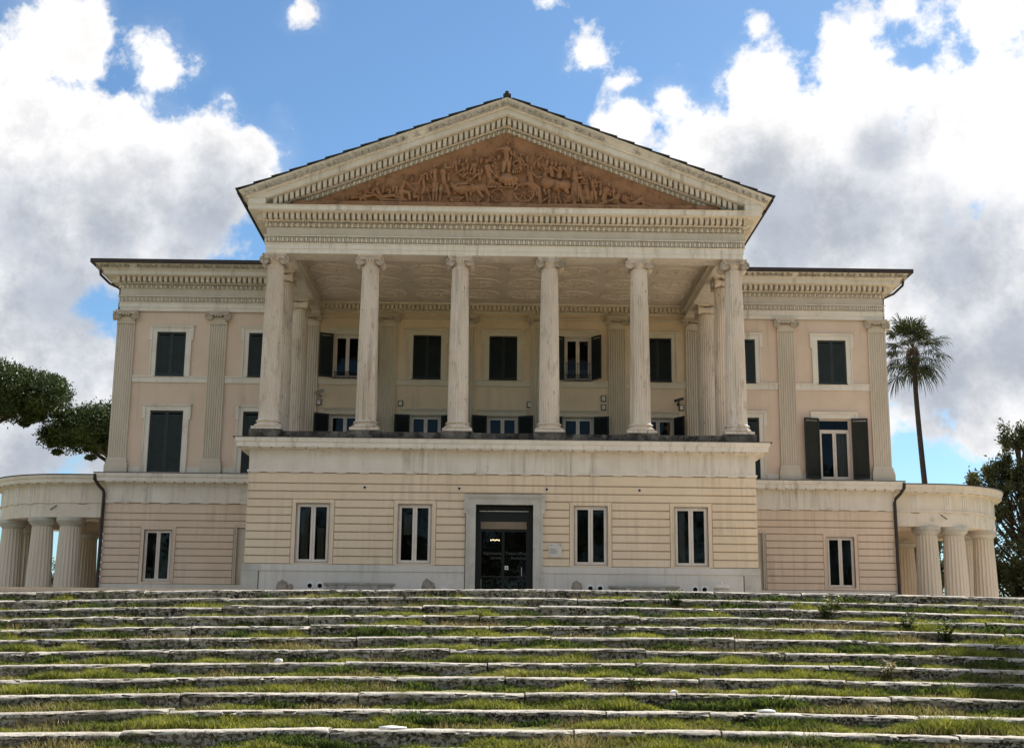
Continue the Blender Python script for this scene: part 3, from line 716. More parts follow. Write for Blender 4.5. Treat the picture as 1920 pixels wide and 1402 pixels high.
def acanthus_path(pth, name, parent, z, off, tilt, maxy=54.9, gap=.08, sc=1.0):
    out = MB(); q = random.Random(len(pth)+int(z*10))
    for a, b, d, n, l in edge_len(pth):
        e0 = off if a in pth[1:-1] else 0; e1 = off if b in pth[1:-1] else 0; L0 = l+e0+e1; k = int(L0/.25); ang = math.atan2(d[1], d[0])
        for i in range(k):
            t = -e0+L0*(i+.5)/k; p = (a[0]+d[0]*t+n[0]*off, a[1]+d[1]*t+n[1]*off)
            if p[1] > maxy or q.random() < gap: continue
            out.add(q.choice(ACN), Matrix.Translation((p[0], p[1], z)) @ Matrix.Rotation(ang, 4, 'Z') @ Matrix.Rotation(tilt, 4, 'X') @ Matrix.Scale(sc, 4))
    o = out.build(name, M['carve'], parent, 40); o['kind'] = 'stuff'; return o
acanthus_path(L_path, 'acanthus_carving', ents['sl'], ZE+1.66, .76, R(38)); acanthus_path(R_path, 'acanthus_carving', ents['sr'], ZE+1.66, .76, R(38))

# --- pediment
SL = .387; ZA = 18.51
def zr(x): return ZA-SL*abs(x)
def raking(mb, prof, close_y=None):
    """prof: (forward offset from Y=45, drop below the roof line, x where it ends)"""
    for s in (-1, 1):
        A = [(s*xe, 45-o, ZA-SL*xe-d) for o, d, xe in prof]; B = [(0, 45-o, ZA-d) for o, d, xe in prof]
        mb.grid([A, B], closed_v=True); mb.poly(A)
zc = ZE+1.6
def xe(d): return (ZA-d-zc)/SL
m = MB()
raking(m, [(-.3, .36, 9.1), (.60, .36, 9.1), (.60, .56, 9.1), (.57, .565, 9.08), (.57, .58, 9.08), (.08, .58, xe(.58)), (.08, .84, xe(.84)), (.18, .842, xe(.842)), (.18, .865, xe(.865)), (-.07, .867, xe(.867)), (-.07, 1.058, xe(1.058)), (.01, 1.06, xe(1.06)), (-.3, 1.06, xe(1.06))])
pediment = m.build('pediment', M['trim_l'], villa)
m = MB(); raking(m, [(-.3, .075, 9.43), (.90, .06, 9.42), (.90, .085, 9.41), (.87, .11, 9.39), (.80, .16, 9.32), (.72, .26, 9.24), (.67, .30, 9.19), (.65, .355, 9.15), (-.3, .355, 9.15)])
rsima = m.build('raking_sima', M['trim_l'], pediment)
for s in (-1, 1):   # sima and gutter along the flanks of the portico roof
    pth = [(-8.5, 53.0), (-8.5, 44.38)] if s < 0 else [(8.5, 44.38), (8.5, 53.0)]
    m = MB(); m.sweep(pth, [(0, ZE+1.602), (.60, ZE+1.602), (.61, ZE+1.83), (0, ZE+1.83)]); m.sweep(pth, sima_profile(ZE+.24)); m.build('sima', M['trim_l'], villa)
    m = MB(); m.sweep(pth, [(.7, ZE+2.075), (.90, ZE+2.072), (.93, ZE+1.90), (.97, ZE+1.90), (1.02, ZE+1.98), (1.02, ZE+2.09), (.7, ZE+2.14)]); m.build('gutter', M['gutter'], villa)
# raking dentils and eggs
for s in (-1, 1):
    dm = dentil_mb(); me = MB(); me.f = dm.f; me.v = [(x, y, z*1.18-SL*s*x) for x, y, z in dm.v]; dme = me.mesh('dentil', M['trim'])
    for i in range(60):
        x = (i+.5)*.193
        if x > xe(.86)-.02: break
        put('dentil', dme, pediment, (s*x, 45-.18, ZA-SL*x-.86))
out = MB()
for s in (-1, 1):
    e = egg_mb(.185, .18); u = MB(); u.f = e.f; u.v = [(x, y, z-s*SL*x) for x, y, z in e.v]
    i = 0
    while True:
        x = (i+.5)*.185
        if x > xe(1.06): break
        out.add(u, Matrix.Translation((s*x, 45-.0, ZA-SL*x-1.05))); i += 1
o = out.build('egg_and_dart_moulding', M['trim'], pediment, 40); o['kind'] = 'stuff'
out = MB(); q = random.Random(11)
for s in (-1, 1):
    for i in range(39):
        x = (i+.5)*.237
        worn = (s < 0 and 2.3 < x < 3.8) or (s > 0 and 3.0 < x < 7.2)
        if q.random() < (.45 if worn else .03): continue
        T = Matrix.Translation((s*x, 45-.77, ZA-SL*x-.315)) @ Matrix.Rotation(R(38), 4, 'X')
        u = q.choice(ACN); w = MB(); w.f = u.f; f = .55 if worn else 1.0
        w.v = [(a*1.05, b*f, c*1.12-s*SL*a) for a, b, c in u.v]
        out.add(w, T)
o = out.build('acanthus_carving', M['carve'], pediment, 40); o['kind'] = 'stuff'
# roof: planes and overlapping verge tiles
m = MB()
for s in (-1, 1):
    m.grid([[(s*9.46, y, zr(9.46)-.02), (0, y, ZA-.02)] for y in (44.12, 62)]); m.grid([[(s*9.46, y, zr(9.46)-.07), (0, y, ZA-.07)] for y in (44.12, 62)])
roof = m.build('portico_roof', M['roof'], villa)
_tile = MB(); _tile.box(0, .70, 0, .5, 0, .045); _tm = _tile.mesh('roof_tile', M['roof'])
for s in (-1, 1):
    i = 0; x = 9.52
    while x > .4:
        put('roof_tile', _tm, roof, (s*x, 44.06, zr(x)-.005), (0, math.atan(SL)*1.0-R(4.5) if s > 0 else math.atan(SL)-R(4.5), 0) if s > 0 else (0, -math.atan(SL)+R(4.5), 0), (-s*1.0, 1, 1)); x -= .62
m = MB(); m.lathe([(.10, ZA-.03), (.10, ZA+.12), (.07, ZA+.15), (.075, ZA+.19), (.04, ZA+.22)], 0, 44.2, 10); m.box(-.14, .14, 44.05, 44.5, ZA-.06, ZA+.05)
m.build('ridge_finial', M['roof'], roof)
m = MB(); m.box(-.13, .13, 44.5, 62, ZA-.03, ZA+.05); m.build('ridge_tiles', M['roof'], roof)
# main hipped roof
m = MB(); zt = ZE+1.93
c = [(-17.0, 52.5, zt), (17.0, 52.5, zt), (17.0, 71, zt), (-17.0, 71, zt)]; r1, r2 = (-10, 61.7, zt+2.2), (10, 61.7, zt+2.2)
m.poly([c[0], c[1], r2, r1]); m.poly([c[2], c[3], r1, r2]); m.poly([c[1], c[2], r2]); m.poly([c[3], c[0], r1]); m.poly(c)
m.build('hipped_roof', M['roof'], villa)
# --- tympanum and its terracotta relief
m = MB(); xt = xe(1.04)
m.prism([(-xt, zc-.02), (xt, zc-.02), (0, ZA-1.04)], 45.01, 45.25)
tymp = m.build('tympanum', M['terra'], villa)
m = MB()
P = []
for k in range(81):
    x = -7.6+15.2*k/80; hh = .33+.04*mnoise.noise((x*1.3, 0, 0)); dd = .22+.05*mnoise.noise((x*2, 3, 0))
    P.append([(x, 45.02, zc), (x, 45-dd, zc), (x, 45-dd*.95, zc+hh*.6), (x, 45-dd*.7, zc+hh), (x, 45.02, zc+hh)])
m.grid(P); m.build('relief_ledge', M['terra'], tymp, 50)
U = .01812  # metres per relief unit; origin under the apex
def RX(c, x): return ((620+x/5.647) if c == 1 else (940+x/5.05))*U-951.5*U
def RZ(c, y):
    py = 240+(y/5.647 if c == 1 else y/5.05)
    cx = 0
    return zc+.34+(y0(c)-y)/(5.647 if c == 1 else 5.05)*U*1.14
def y0(c): return 748 if c == 1 else 692
def figure(c, parts, name='relief_figure', base=.0):
    s = 5.647 if c == 1 else 5.05; m = MB()
    for kind, pts, r in parts:
        rr = r/s*U
        if kind == 'h':   # head with hair, nose and neck
            x, z = RX(c, pts[0]), RZ(c, pts[1]); m.ell((x, 45-.06-rr*.7, z), (rr*.82, rr*.9, rr*1.08), 7, 9); m.ell((x+rr*.1, 45-.05-rr*.7, z+rr*.45), (rr*.98, rr*.95, rr*.75), 5, 8)
            m.tube([(x, 45-.05, z-rr*.7), (x, 45-.05, z-rr*1.9)], [rr*.5, rr*.6], 6)
        elif kind in ('t', 'l', 'a'):   # torso, leg, arm chains with taper
            P = [Vector((RX(c, p[0]), 0, RZ(c, p[1]))) for p in pts]; dep = {'t': .08, 'l': .10, 'a': .17}[kind]; rr *= 1.08
            n = len(P); rad = [rr*(1.1-.22*k/(n-1)) if kind == 't' else rr*(1.15-.5*k/(n-1)) for k in range(n)]
            for k in range(n): P[k].y = 45-dep
            # smooth the chain
            Q = []; QR = []
            for k in range(n-1):
                for t in (0, .33, .66): Q.append(P[k].lerp(P[k+1], t)); QR.append(rad[k]+(rad[k+1]-rad[k])*t)
            Q.append(P[-1]); QR.append(rad[-1])
            if kind == 't': QR = [q*(1-.22*math.sin(math.pi*k/(len(QR)-1))) if len(parts) > 2 else q for k, q in enumerate(QR)]
            m.tube(Q, QR, 9, False)
            for k, p in enumerate(P): m.ell(p, (rad[k],)*3, 6, 9)
        elif kind == 'd':   # drapery folds
            P = [(RX(c, p[0]), RZ(c, p[1])) for p in pts]
            for k in range(4):
                o = (k-1.5)*rr*.55; m.tube([(P[0][0]+o*.6, 45-.09, P[0][1]), ((P[0][0]+P[-1][0])/2+o*.9, 45-.10, (P[0][1]+P[-1][1])/2), (P[-1][0]+o*1.2, 45-.08, P[-1][1])], [rr*.2, rr*.26, rr*.3], 6)
    return m.build(name, M['terra'], tymp, 50)
F = figure
F(1, [('h', (110, 705), 20), ('t', [(150, 715), (235, 700)], 20), ('l', [(235, 700), (320, 738)], 13)])
F(1, [('h', (345, 600), 22), ('t', [(325, 640), (285, 695)], 24), ('a', [(300, 645), (350, 672), (405, 662)], 10), ('l', [(290, 705), (410, 680), (490, 742)], 18)])
F(1, [('h', (430, 575), 24), ('t', [(425, 622), (480, 705)], 28), ('l', [(480, 705), (620, 685), (760, 735)], 20), ('l', [(500, 728), (720, 738)], 14), ('a', [(410, 625), (380, 650), (395, 690)], 11)])
F(1, [('h', (565, 598), 19), ('t', [(570, 630), (575, 665)], 20), ('a', [(560, 630), (535, 645), (550, 590)], 8)])
F(1, [('h', (750, 505), 20), ('t', [(735, 550), (705, 620)], 28), ('l', [(700, 640), (790, 655), (800, 728)], 22), ('l', [(690, 650), (710, 700), (690, 735)], 20), ('a', [(760, 560), (810, 605), (855, 640)], 11), ('d', [(720, 600), (700, 730)], 30)])
F(1, [('h', (845, 625), 15), ('t', [(850, 655), (845, 695)], 18), ('l', [(850, 700), (890, 690), (895, 735)], 14), ('a', [(860, 650), (890, 600)], 8)])
F(1, [('h', (910, 440), 20), ('t', [(930, 480), (955, 580)], 24), ('l', [(960, 600), (935, 660), (940, 738)], 17), ('l', [(990, 600), (1010, 670), (1035, 738)], 16), ('a', [(925, 500), (890, 570), (800, 560)], 10), ('d', [(960, 560), (960, 660)], 30)])
F(1, [('h', (1065, 375), 20), ('t', [(1068, 425), (1075, 530)], 28), ('l', [(1062, 560), (1062, 735)], 19), ('l', [(1095, 560), (1095, 735)], 18), ('a', [(1040, 425), (1025, 480), (1050, 530)], 10)])
F(1, [('h', (1108, 362), 18), ('t', [(1160, 430), (1180, 550)], 32), ('l', [(1150, 580), (1140, 660), (1130, 738)], 20), ('l', [(1205, 580), (1235, 660), (1275, 735)], 20), ('a', [(1180, 400), (1270, 390), (1290, 320)], 11), ('d', [(1180, 540), (1190, 650)], 40)])
F(1, [('h', (1290, 300), 17), ('t', [(1295, 325), (1320, 430), (1400, 485)], 22), ('a', [(1400, 480), (1440, 440)], 12)])
F(1, [('h', (1380, 360), 18), ('t', [(1395, 400), (1400, 470)], 24), ('a', [(1390, 410), (1330, 440), (1280, 480)], 10)])
F(1, [('h', (1500, 305), 22), ('t', [(1510, 355), (1515, 470)], 28), ('a', [(1530, 370), (1550, 320), (1500, 235)], 9), ('a', [(1490, 380), (1460, 450), (1560, 470)], 10)])
F(1, [('h', (1560, 415), 16), ('t', [(1565, 450), (1575, 510)], 22), ('a', [(1560, 460), (1500, 500), (1430, 545)], 9)])
F(1, [('h', (1650, 320), 21), ('t', [(1665, 380), (1700, 530)], 36), ('a', [(1690, 410), (1750, 470), (1730, 500)], 12), ('d', [(1690, 460), (1720, 590)], 45)])
F(1, [('t', [(1380, 620), (1500, 600), (1620, 590)], 48), ('h', (1300, 610), 32), ('t', [(1330, 615), (1390, 620)], 34), ('l', [(1420, 640), (1440, 700), (1450, 742)], 18), ('l', [(1480, 640), (1470, 700), (1490, 742)], 15), ('l', [(1560, 620), (1610, 690), (1560, 742)], 18), ('l', [(1640, 600), (1690, 680), (1670, 742)], 20)], 'relief_panther')
F(1, [('h', (1265, 560), 22), ('t', [(1280, 580), (1340, 560), (1430, 550)], 24), ('l', [(1340, 700), (1400, 690), (1330, 740)], 12), ('l', [(1230, 690), (1280, 740)], 16)], 'relief_panther')
def wheel(c, x, y, r):
    s = 5.647 if c == 1 else 5.05; m = MB(); cx, cz, rr = RX(c, x), RZ(c, y), r/s*U
    m.tube([(cx+rr*math.cos(R(15*k)), 45-.14, cz+rr*math.sin(R(15*k))) for k in range(25)], rr*.11, 6, False)
    for k in range(8): a = R(45*k+10); m.tube([(cx, 45-.13, cz), (cx+rr*math.cos(a), 45-.13, cz+rr*math.sin(a))], rr*.065, 5)
    m.ell((cx, 45-.15, cz), (rr*.17, .05, rr*.17), 5, 8)
    m.build('relief_wheel', M['terra'], tymp, 50)
wheel(1, 1782, 672, 72); wheel(2, 240, 598, 95)
F(2, [('l', [(-270, 545), (140, 545)], 9), ('t', [(20, 470), (150, 470)], 40), ('t', [(-40, 440), (60, 450)], 26), ('d', [(60, 420), (120, 530)], 60)], 'relief_chariot')
F(2, [('h', (70, 135), 22), ('t', [(55, 195), (65, 290)], 36), ('l', [(42, 320), (25, 400)], 24), ('l', [(88, 320), (85, 400)], 22), ('a', [(30, 190), (-55, 205), (-95, 120)], 12), ('a', [(85, 190), (115, 250), (100, 310)], 11)])
F(2, [('h', (205, 242), 20), ('t', [(195, 290), (205, 370)], 30), ('a', [(215, 300), (250, 330), (190, 345)], 10), ('a', [(170, 300), (120, 330)], 9)])
F(2, [('h', (362, 240), 19), ('t', [(370, 290), (395, 350)], 26), ('a', [(380, 300), (410, 270), (445, 225)], 10), ('a', [(360, 300), (330, 350)], 9), ('d', [(420, 260), (420, 340)], 22)])
F(2, [('h', (312, 365), 21), ('t', [(300, 415), (310, 480)], 34), ('l', [(315, 505), (390, 555), (402, 690)], 23), ('l', [(280, 510), (350, 560), (370, 600)], 20), ('a', [(325, 420), (370, 460), (410, 452)], 11), ('d', [(310, 500), (330, 620)], 40)])
F(2, [('h', (520, 318), 19), ('t', [(510, 365), (520, 430)], 26), ('a', [(530, 360), (570, 390), (620, 400)], 9)])
F(2, [('h', (600, 325), 19), ('t', [(600, 370), (590, 440)], 30), ('a', [(625, 360), (665, 400), (690, 450)], 10), ('d', [(660, 350), (690, 450)], 26)])
F(2, [('t', [(470, 500), (560, 520), (660, 520)], 56), ('t', [(470, 500), (450, 440)], 30), ('h', (445, 430), 24), ('l', [(490, 570), (495, 630), (490, 690)], 17), ('l', [(590, 570), (585, 630), (612, 690)], 15), ('l', [(660, 560), (695, 620), (650, 690)], 18), ('l', [(440, 560), (470, 640), (400, 690)], 14)], 'relief_horse')
F(2, [('h', (745, 368), 22), ('t', [(752, 410), (760, 500)], 36), ('a', [(790, 395), (825, 450), (720, 465)], 13), ('l', [(742, 520), (745, 690)], 30), ('l', [(785, 520), (810, 620), (838, 690)], 22), ('d', [(750, 500), (745, 670)], 40)])
F(2, [('h', (925, 435), 18), ('t', [(930, 480), (935, 555)], 26), ('a', [(910, 470), (880, 430), (920, 415)], 9), ('a', [(950, 470), (970, 520), (920, 560)], 10), ('l', [(922, 580), (925, 650)], 15), ('l', [(952, 580), (962, 650)], 15)])
F(2, [('h', (855, 500), 16), ('t', [(865, 540), (880, 640)], 28), ('d', [(880, 560), (880, 680)], 34)])
F(2, [('h', (1090, 510), 20), ('t', [(1065, 560), (1040, 640)], 34), ('l', [(1040, 675), (1160, 640)], 18), ('l', [(1000, 688), (1100, 680)], 12), ('a', [(1075, 590), (1105, 610), (1110, 570)], 10)])
F(2, [('h', (1262, 570), 22), ('t', [(1250, 640), (1300, 690)], 34), ('a', [(1240, 620), (1320, 650), (1350, 640)], 11), ('l', [(1320, 690), (1420, 640), (1440, 680), (1600, 708)], 24), ('l', [(1240, 700), (1170, 680)], 16)])
F(2, [('h', (1190, 575), 15), ('t', [(1190, 605), (1170, 650)], 20)])

for c, x, y, k in ((1, -60, 715, 1), (1, 30, 690, 2), (1, 240, 640, 0), (1, 640, 560, 0), (1, 660, 640, 2), (1, 980, 420, 0), (1, 1010, 560, 2), (1, 1230, 460, 1), (1, 1440, 350, 1), (1, 1600, 380, 1), (1, 1450, 480, 2), (1, 1770, 420, 2), (1, 1800, 520, 1), (2, -20, 500, 2), (2, 150, 330, 2), (2, 270, 300, 0), (2, 440, 330, 2), (2, 450, 380, 1), (2, 700, 340, 1), (2, 820, 560, 2), (2, 660, 600, 2), (2, 1010, 540, 1), (2, 1150, 600, 2), (2, 1390, 610, 1), (2, 1480, 660, 2), (2, 1680, 690, 1), (2, 560, 640, 1), (1, 1560, 700, 1), (1, 820, 470, 1), (1, 1190, 330, 1), (1, 1345, 290, 1), (1, 1430, 265, 1), (1, 1590, 270, 1), (1, 1745, 300, 0), (1, 1790, 230, 1), (1, 500, 590, 1), (1, 1700, 240, 2), (2, 140, 190, 1), (2, 150, 235, 2), (2, 270, 230, 1), (2, 420, 300, 1), (2, 470, 270, 1), (2, 560, 285, 1), (2, 680, 320, 1), (2, 810, 385, 1), (2, 835, 430, 2), (2, 1000, 450, 0), (2, 1140, 530, 1), (2, 1320, 590, 1), (2, 1560, 665, 1), (2, -60, 330, 2), (2, -90, 420, 1)):
    if k == 0: F(c, [('h', (x, y), 17), ('t', [(x+4, y+38), (x+10, y+90)], 20), ('a', [(x-8, y+35), (x-36, y+60), (x-20, y+85)], 8)])
    elif k == 1: F(c, [('h', (x, y), 15), ('t', [(x, y+28), (x-6, y+60)], 17)])
    else: F(c, [('d', [(x, y), (x+12, y+80)], 34), ('a', [(x-20, y+10), (x+10, y+50), (x+40, y+40)], 7)], 'relief_drapery')

# --- portico ceiling with low plaster garlands, cornice along the back wall
m = MB(); m.quad((-7.7, 45.8, 13.32), (7.7, 45.8, 13.32), (7.7, 53.6, 13.32), (-7.7, 53.6, 13.32))
m.grid([[(x, 53.6, 13.05) if k == 0 else (x, 53.44-.04*k, 13.28+.01*k) for k in range(4)] for x in (-7.65, 7.65)])
ceil = m.build('portico_ceiling', M['ceiling'], villa)
def medallion():
    m = MB()
    for rr, t in ((.78, .042), (.66, .024), (.26, .035)): m.tube([(rr*math.cos(R(12*k)), rr*.8*math.sin(R(12*k)), 0) for k in range(31)], t, 5, False)
    for k in range(24): a = R(15*k); m.ell((.72*math.cos(a), .576*math.sin(a), 0), (.05, .05, .05), 4, 5)
    for k in range(8): a = R(45*k); m.tube([(.1*math.cos(a), .08*math.sin(a), 0), (.5*math.cos(a), .4*math.sin(a), -.012), (.62*math.cos(a+.15), .5*math.sin(a+.15), 0)], [.012, .03, .008], 5)
    m.ell((0, 0, 0), (.09, .09, .05), 4, 8); return m.mesh('ceiling_medallion', M['ceiling'], 40)
_md = medallion()
for j, y in enumerate((46.9, 48.6, 50.3, 52.0)):
    for i in range(8): put('ceiling_medallion', _md, ceil, (-6.65+1.9*i, y, 13.315), (0, 0, R(90)*((i+j) % 2) if False else 0))
m = MB(); m.box(-7.65, 7.65, 53.52, 53.6, 12.86, 12.96); m.box(-7.65, 7.65, 53.50, 53.6, 12.62, 12.70); m.box(-7.65, 7.65, 53.42, 53.6, 13.22, 13.30)
bc = m.build('ceiling_cornice', M['trim_in'], villa)
_d2 = MB(); nn = int(15.2/.177)
for i in range(nn): x = -7.6+15.2*(i+.5)/nn; _d2.box(x-.052, x+.052, 53.40, 53.56, 13.0, 13.19)
o = _d2.build('dentil_strip', M['trim_in'], bc); o['kind'] = 'stuff'
m = MB(); m.box(-7.65, 7.65, 53.565, 53.6, 12.96, 13.22); m.build('dentil_backing', M['trim'], bc)
for s in (-1, 1):
    m = MB(); x0, x1 = sorted((s*7.65, s*7.53)); m.box(x0, x1, 45.85, 53.45, 12.98, 13.1); m.box(x0, x1+0, 45.85, 53.45, 13.2, 13.31); m.build('beam_moulding', M['trim'], villa)

# --- ground-floor block
def rustic(x0, x1, Y, z_lines, holes, mt, parent, side=None):
    for z0, z1 in zip(z_lines, z_lines[1:]):
        hs = [(h[0], h[1]) for h in holes if h[2] < (z0+z1)/2 < h[3]]
        for a, b in spans(x0, x1, hs):
            if b-a < .05: continue
            m = MB(); g = .016
            m.v = [(a, Y, z0+g), (b, Y, z0+g), (b, Y, z1-g), (a, Y, z1-g), (a, Y-.03, z0+g+.012), (b, Y-.03, z0+g+.012), (b, Y-.03, z1-g-.012), (a, Y-.03, z1-g-.012)]
            m.f = [(4, 5, 6, 7), (0, 1, 5, 4), (1, 2, 6, 5), (2, 3, 7, 6), (3, 0, 4, 7)]
            m.build('wall_course', mt, parent)
BW = [-6.46, -2.99, 3.02, 6.46]; W2 = .585
b_holes = [(x-W2, x+W2, 1.89, 3.93) for x in BW]; door = (-.91, 1.05, 0, 3.93)
m = MB(); wall_holes(m, -8.70, 8.70, -.1, 5.05, YB+.03, b_holes+[door], .3)
for s in (-1, 1): m.quad((s*8.70, YB+.03, -.1), (s*8.70, YG, -.1), (s*8.70, YG, 5.05), (s*8.70, YB+.03, 5.05))
block = m.build('block_wall', M['groove'], villa)
bz = [1.855+.2745*k for k in range(11)]
rustic(-8.72, 8.72, YB+.03, bz, [(h[0]-.15, h[1]+.15, 1.8, 4.02) for h in b_holes]+[(-1.27, 1.33, 0, 4.26)], M['course'], block)
rustic(-8.72, 8.72, YB+.03, [4.60, 4.97], [], M['course'], block)
for s in (-1, 1):   # flank courses
    for z0, z1 in list(zip(bz, bz[1:]))+[(4.60, 4.97)]:
        m = MB(); x0, x1 = sorted((s*8.70, s*8.735)); m.box(x0, x1, YB+.03, YG, z0+.016, z1-.016); m.build('wall_course', M['course'], block)
for h in b_holes:   # plain jamb strips
    m = MB()
    m.box(h[0]-.13, h[0]-.03, YB-.004, YB+.03, 1.86, 4.05); m.box(h[1]+.03, h[1]+.13, YB-.004, YB+.03, 1.86, 4.05); m.box(h[0]-.03, h[1]+.03, YB-.004, YB+.03, 3.96, 4.05)
    m.box(h[0]-.03, h[0], YB-.02, YB+.33, 1.86, 3.96); m.box(h[1], h[1]+.03, YB-.02, YB+.33, 1.86, 3.96); m.box(h[0], h[1], YB-.02, YB+.33, 3.93, 3.96); m.box(h[0]-.03, h[1]+.03, YB-.05, YB+.33, 1.85, 1.89)
    w = m.build('window', M['course'], villa)
    i = b_holes.index(h)
    cur = {0: [(h[0]+.15, h[0]+.42, 1.95, 3.8), (h[0]+.72, h[1]-.2, 1.95, 3.1)], 1: [(h[0]+.2, h[0]+.5, 2.9, 3.6)], 3: [(h[0]+.2, h[0]+.4, 1.95, 3.8)]}.get(i)
    casement(w, h[0]+.002, h[1]-.002, 1.892, 3.928, YB+.10, curtain=cur, fw=.05, lw=.075, depth=2.0)
# limewashed base, band and corner stones
m = MB()
for a, b in ((-8.2, -1.27), (1.33, 8.2)):
    m.box(a, b, YB-.03, YB+.03, -.1, 1.63)
m.build('base_wall', M['white_base'], block)
for a, b in ((-8.2, -1.27), (1.33, 8.2)):
    m = MB(); m.box(a, b, YB-.06, YB+.03, 1.63, 1.845); m.build('base_band', M['white_base'], block)
for s in (-1, 1):
    for z0, z1, w in ((1.62, 1.85, .62), (-.1, 1.615, .52)):
        m = MB(); x0, x1 = sorted((s*(8.75-w+.0), s*8.79)); x0, x1 = (x0, x1); m.box(x0 if s > 0 else x0, x1, YB-.07, YB+.5, z0, z1); m.build('corner_stone', M['marble'], block)
for x in (-4.73, -1.49, 1.51, 4.70):
    m = MB(); 
    m.tube([(x, YB-.03, 4.48), (x, YB+.0, 4.48)], .068, 14); o = m.build('wall_vent', M['white_base'], block, smooth=30)
    m = MB(); m.tube([(x, YB-.034, 4.475), (x, YB-.02, 4.475)], .042, 12); m.build('vent_hole', M['black'], o)
def collar(x, z, r=.085):
    m = MB(); n = 18
    m.grid([[(x+q*math.cos(2*math.pi*k/n), y, z+q*math.sin(2*math.pi*k/n)) for k in range(n)] for q, y in ((r+.05, YB-.03), (r+.04, YB-.07), (r, YB-.075), (r-.01, YB-.031))], closed_v=True)
    o = m.build('vent_pipe', M['white'], block, smooth=40)
    m = MB(); m.poly([(x+r*math.cos(2*math.pi*k/n), YB-.033, z+r*math.sin(2*math.pi*k/n)) for k in range(n)]); m.build('vent_hole', M['black'], o)
for px in (-6.47, -6.13, -1.95+0, 3.0, 3.33, 6.55, 6.87): collar(px, 1.13 if px != -1.95 else .98)
# Doric entablature of the block and of the wings
def doric_prof(z0, z1, zt, p, back=-.05):
    # z0 taenia bottom, z1 frieze top, zt top
    return [(back, z0), (.05, z0), (.05, z0+.07), (.0, z0+.075), (0, z1), (.05, z1+.01), (.06, z1+.04), (p-.10, z1+.10), (p-.08, z1+.07), (p-.06, z1+.07), (p-.06, z1+.22), (p-.02, z1+.25), (p, zt-.04), (p, zt), (back, zt)]
def triglyph_mb(h):
    m = MB(); w = .15
    for a in (-w, -w+.105, -w+.21): m.box(a, a+.085, -.012, 0, 0, h)
    return m
def regula_mb():
    m = MB(); m.box(-.16, .16, -.04, 0, -.022, 0)
    for k in range(6): x = -.135+.054*k; m.box(x-.016, x+.016, -.035, -.005, -.05, -.022)
    return m
_tg = triglyph_mb(.62).mesh('triglyph', M['trim_l']); _rg = regula_mb().mesh('regula', M['trim'])
_mu = MB(); _mu.box(-.165, .165, -.30, 0, -.035, .02); _mum = _mu.mesh('mutule', M['trim'])
def doric(pth, z0, z1, zt, p, parent, pitch=.78, name='cornice', maxy=60, skip_side=False):
    m = MB(); m.sweep(pth, doric_prof(z0, z1, zt, p)); e = m.build(name, M['trim_l'], parent)
    for a, b, d, n, l in edge_len(pth):
        ang = math.atan2(d[1], d[0]); k = max(1, round(l/pitch))
        for i in range(k+1):
            t = min(max(l*i/k, .2), l-.2); x, y = a[0]+d[0]*t, a[1]+d[1]*t
            if y > maxy: continue
            o = put('triglyph', _tg, e, (x, y, z0+.08), (0, 0, ang)); o.scale = (1, 1, (z1-z0-.085)/.62)
            put('regula', _rg, e, (x, y, z0), (0, 0, ang))
        k2 = k*2
        for i in range(k2):
            t = l*(i+.5)/k2; x, y = a[0]+d[0]*t+n[0]*.04, a[1]+d[1]*t+n[1]*.04
            if y > maxy: continue
            put('mutule', _mum, e, (x, y, z1+.06), (0, 0, ang), (1, 1.0, 1))
    return e
doric([(-8.72, 53.4), (-8.72, 45.0), (8.72, 45.0), (8.72, 53.4)], 4.98, 5.73, 6.12, .45, villa, name='block_cornice', maxy=53)
doric([(-16.0, 62), (-16.0, 53.38), (-8.75, 53.38)], 4.78, 5.54, 5.93, .42, villa, name='wing_cornice'); doric([(8.75, 53.38), (16.0, 53.38), (16.0, 62)], 4.78, 5.54, 5.93, .42, villa, name='wing_cornice')
# lead flashing, parapet stones and terrace floor
m = MB(); m.box(-9.17, 9.17, YB-.45, 53.4, 6.121, 6.14); m.build('terrace_floor', M['dark_stone'], villa)
m = MB(); m.box(-9.25, 9.25, YB-.475, YB-.1, 6.118, 6.135); m.build('flashing', M['gutter'], villa)
m = MB(); m.box(-8.72, 8.72, YB+.06, 53.4, 6.14, 6.40); par = m.build('stylobate', M['dark_stone'], villa)
edges = [-8.72]; q = random.Random(5)
while edges[-1] < 8.72: edges.append(edges[-1]+q.uniform(.8, 1.3))
edges[-1] = 8.72
for a, b in zip(edges, edges[1:]):
    m = MB(); f = q.uniform(-.012, .012); m.box(a+.006, b-.006, YB-.04+f, YB+.5, 6.14, 6.405+f*.8); m.build('parapet_stone', M['dark_stone'], par)
for x in COLX:
    m = MB(); m.box(x-.56, x+.56, YB-.16, YB+.9, 6.142, 6.448); bm = m.build('pedestal_stone', M['dark_stone'], par)
for s in (-1, 1):
    for y in (47.7, 51.7): m = MB(); m.box(s*8.2-.56, s*8.2+.56, y-.56, y+.56, 6.40, 6.448); m.build('pedestal_stone', M['dark_stone'], par)

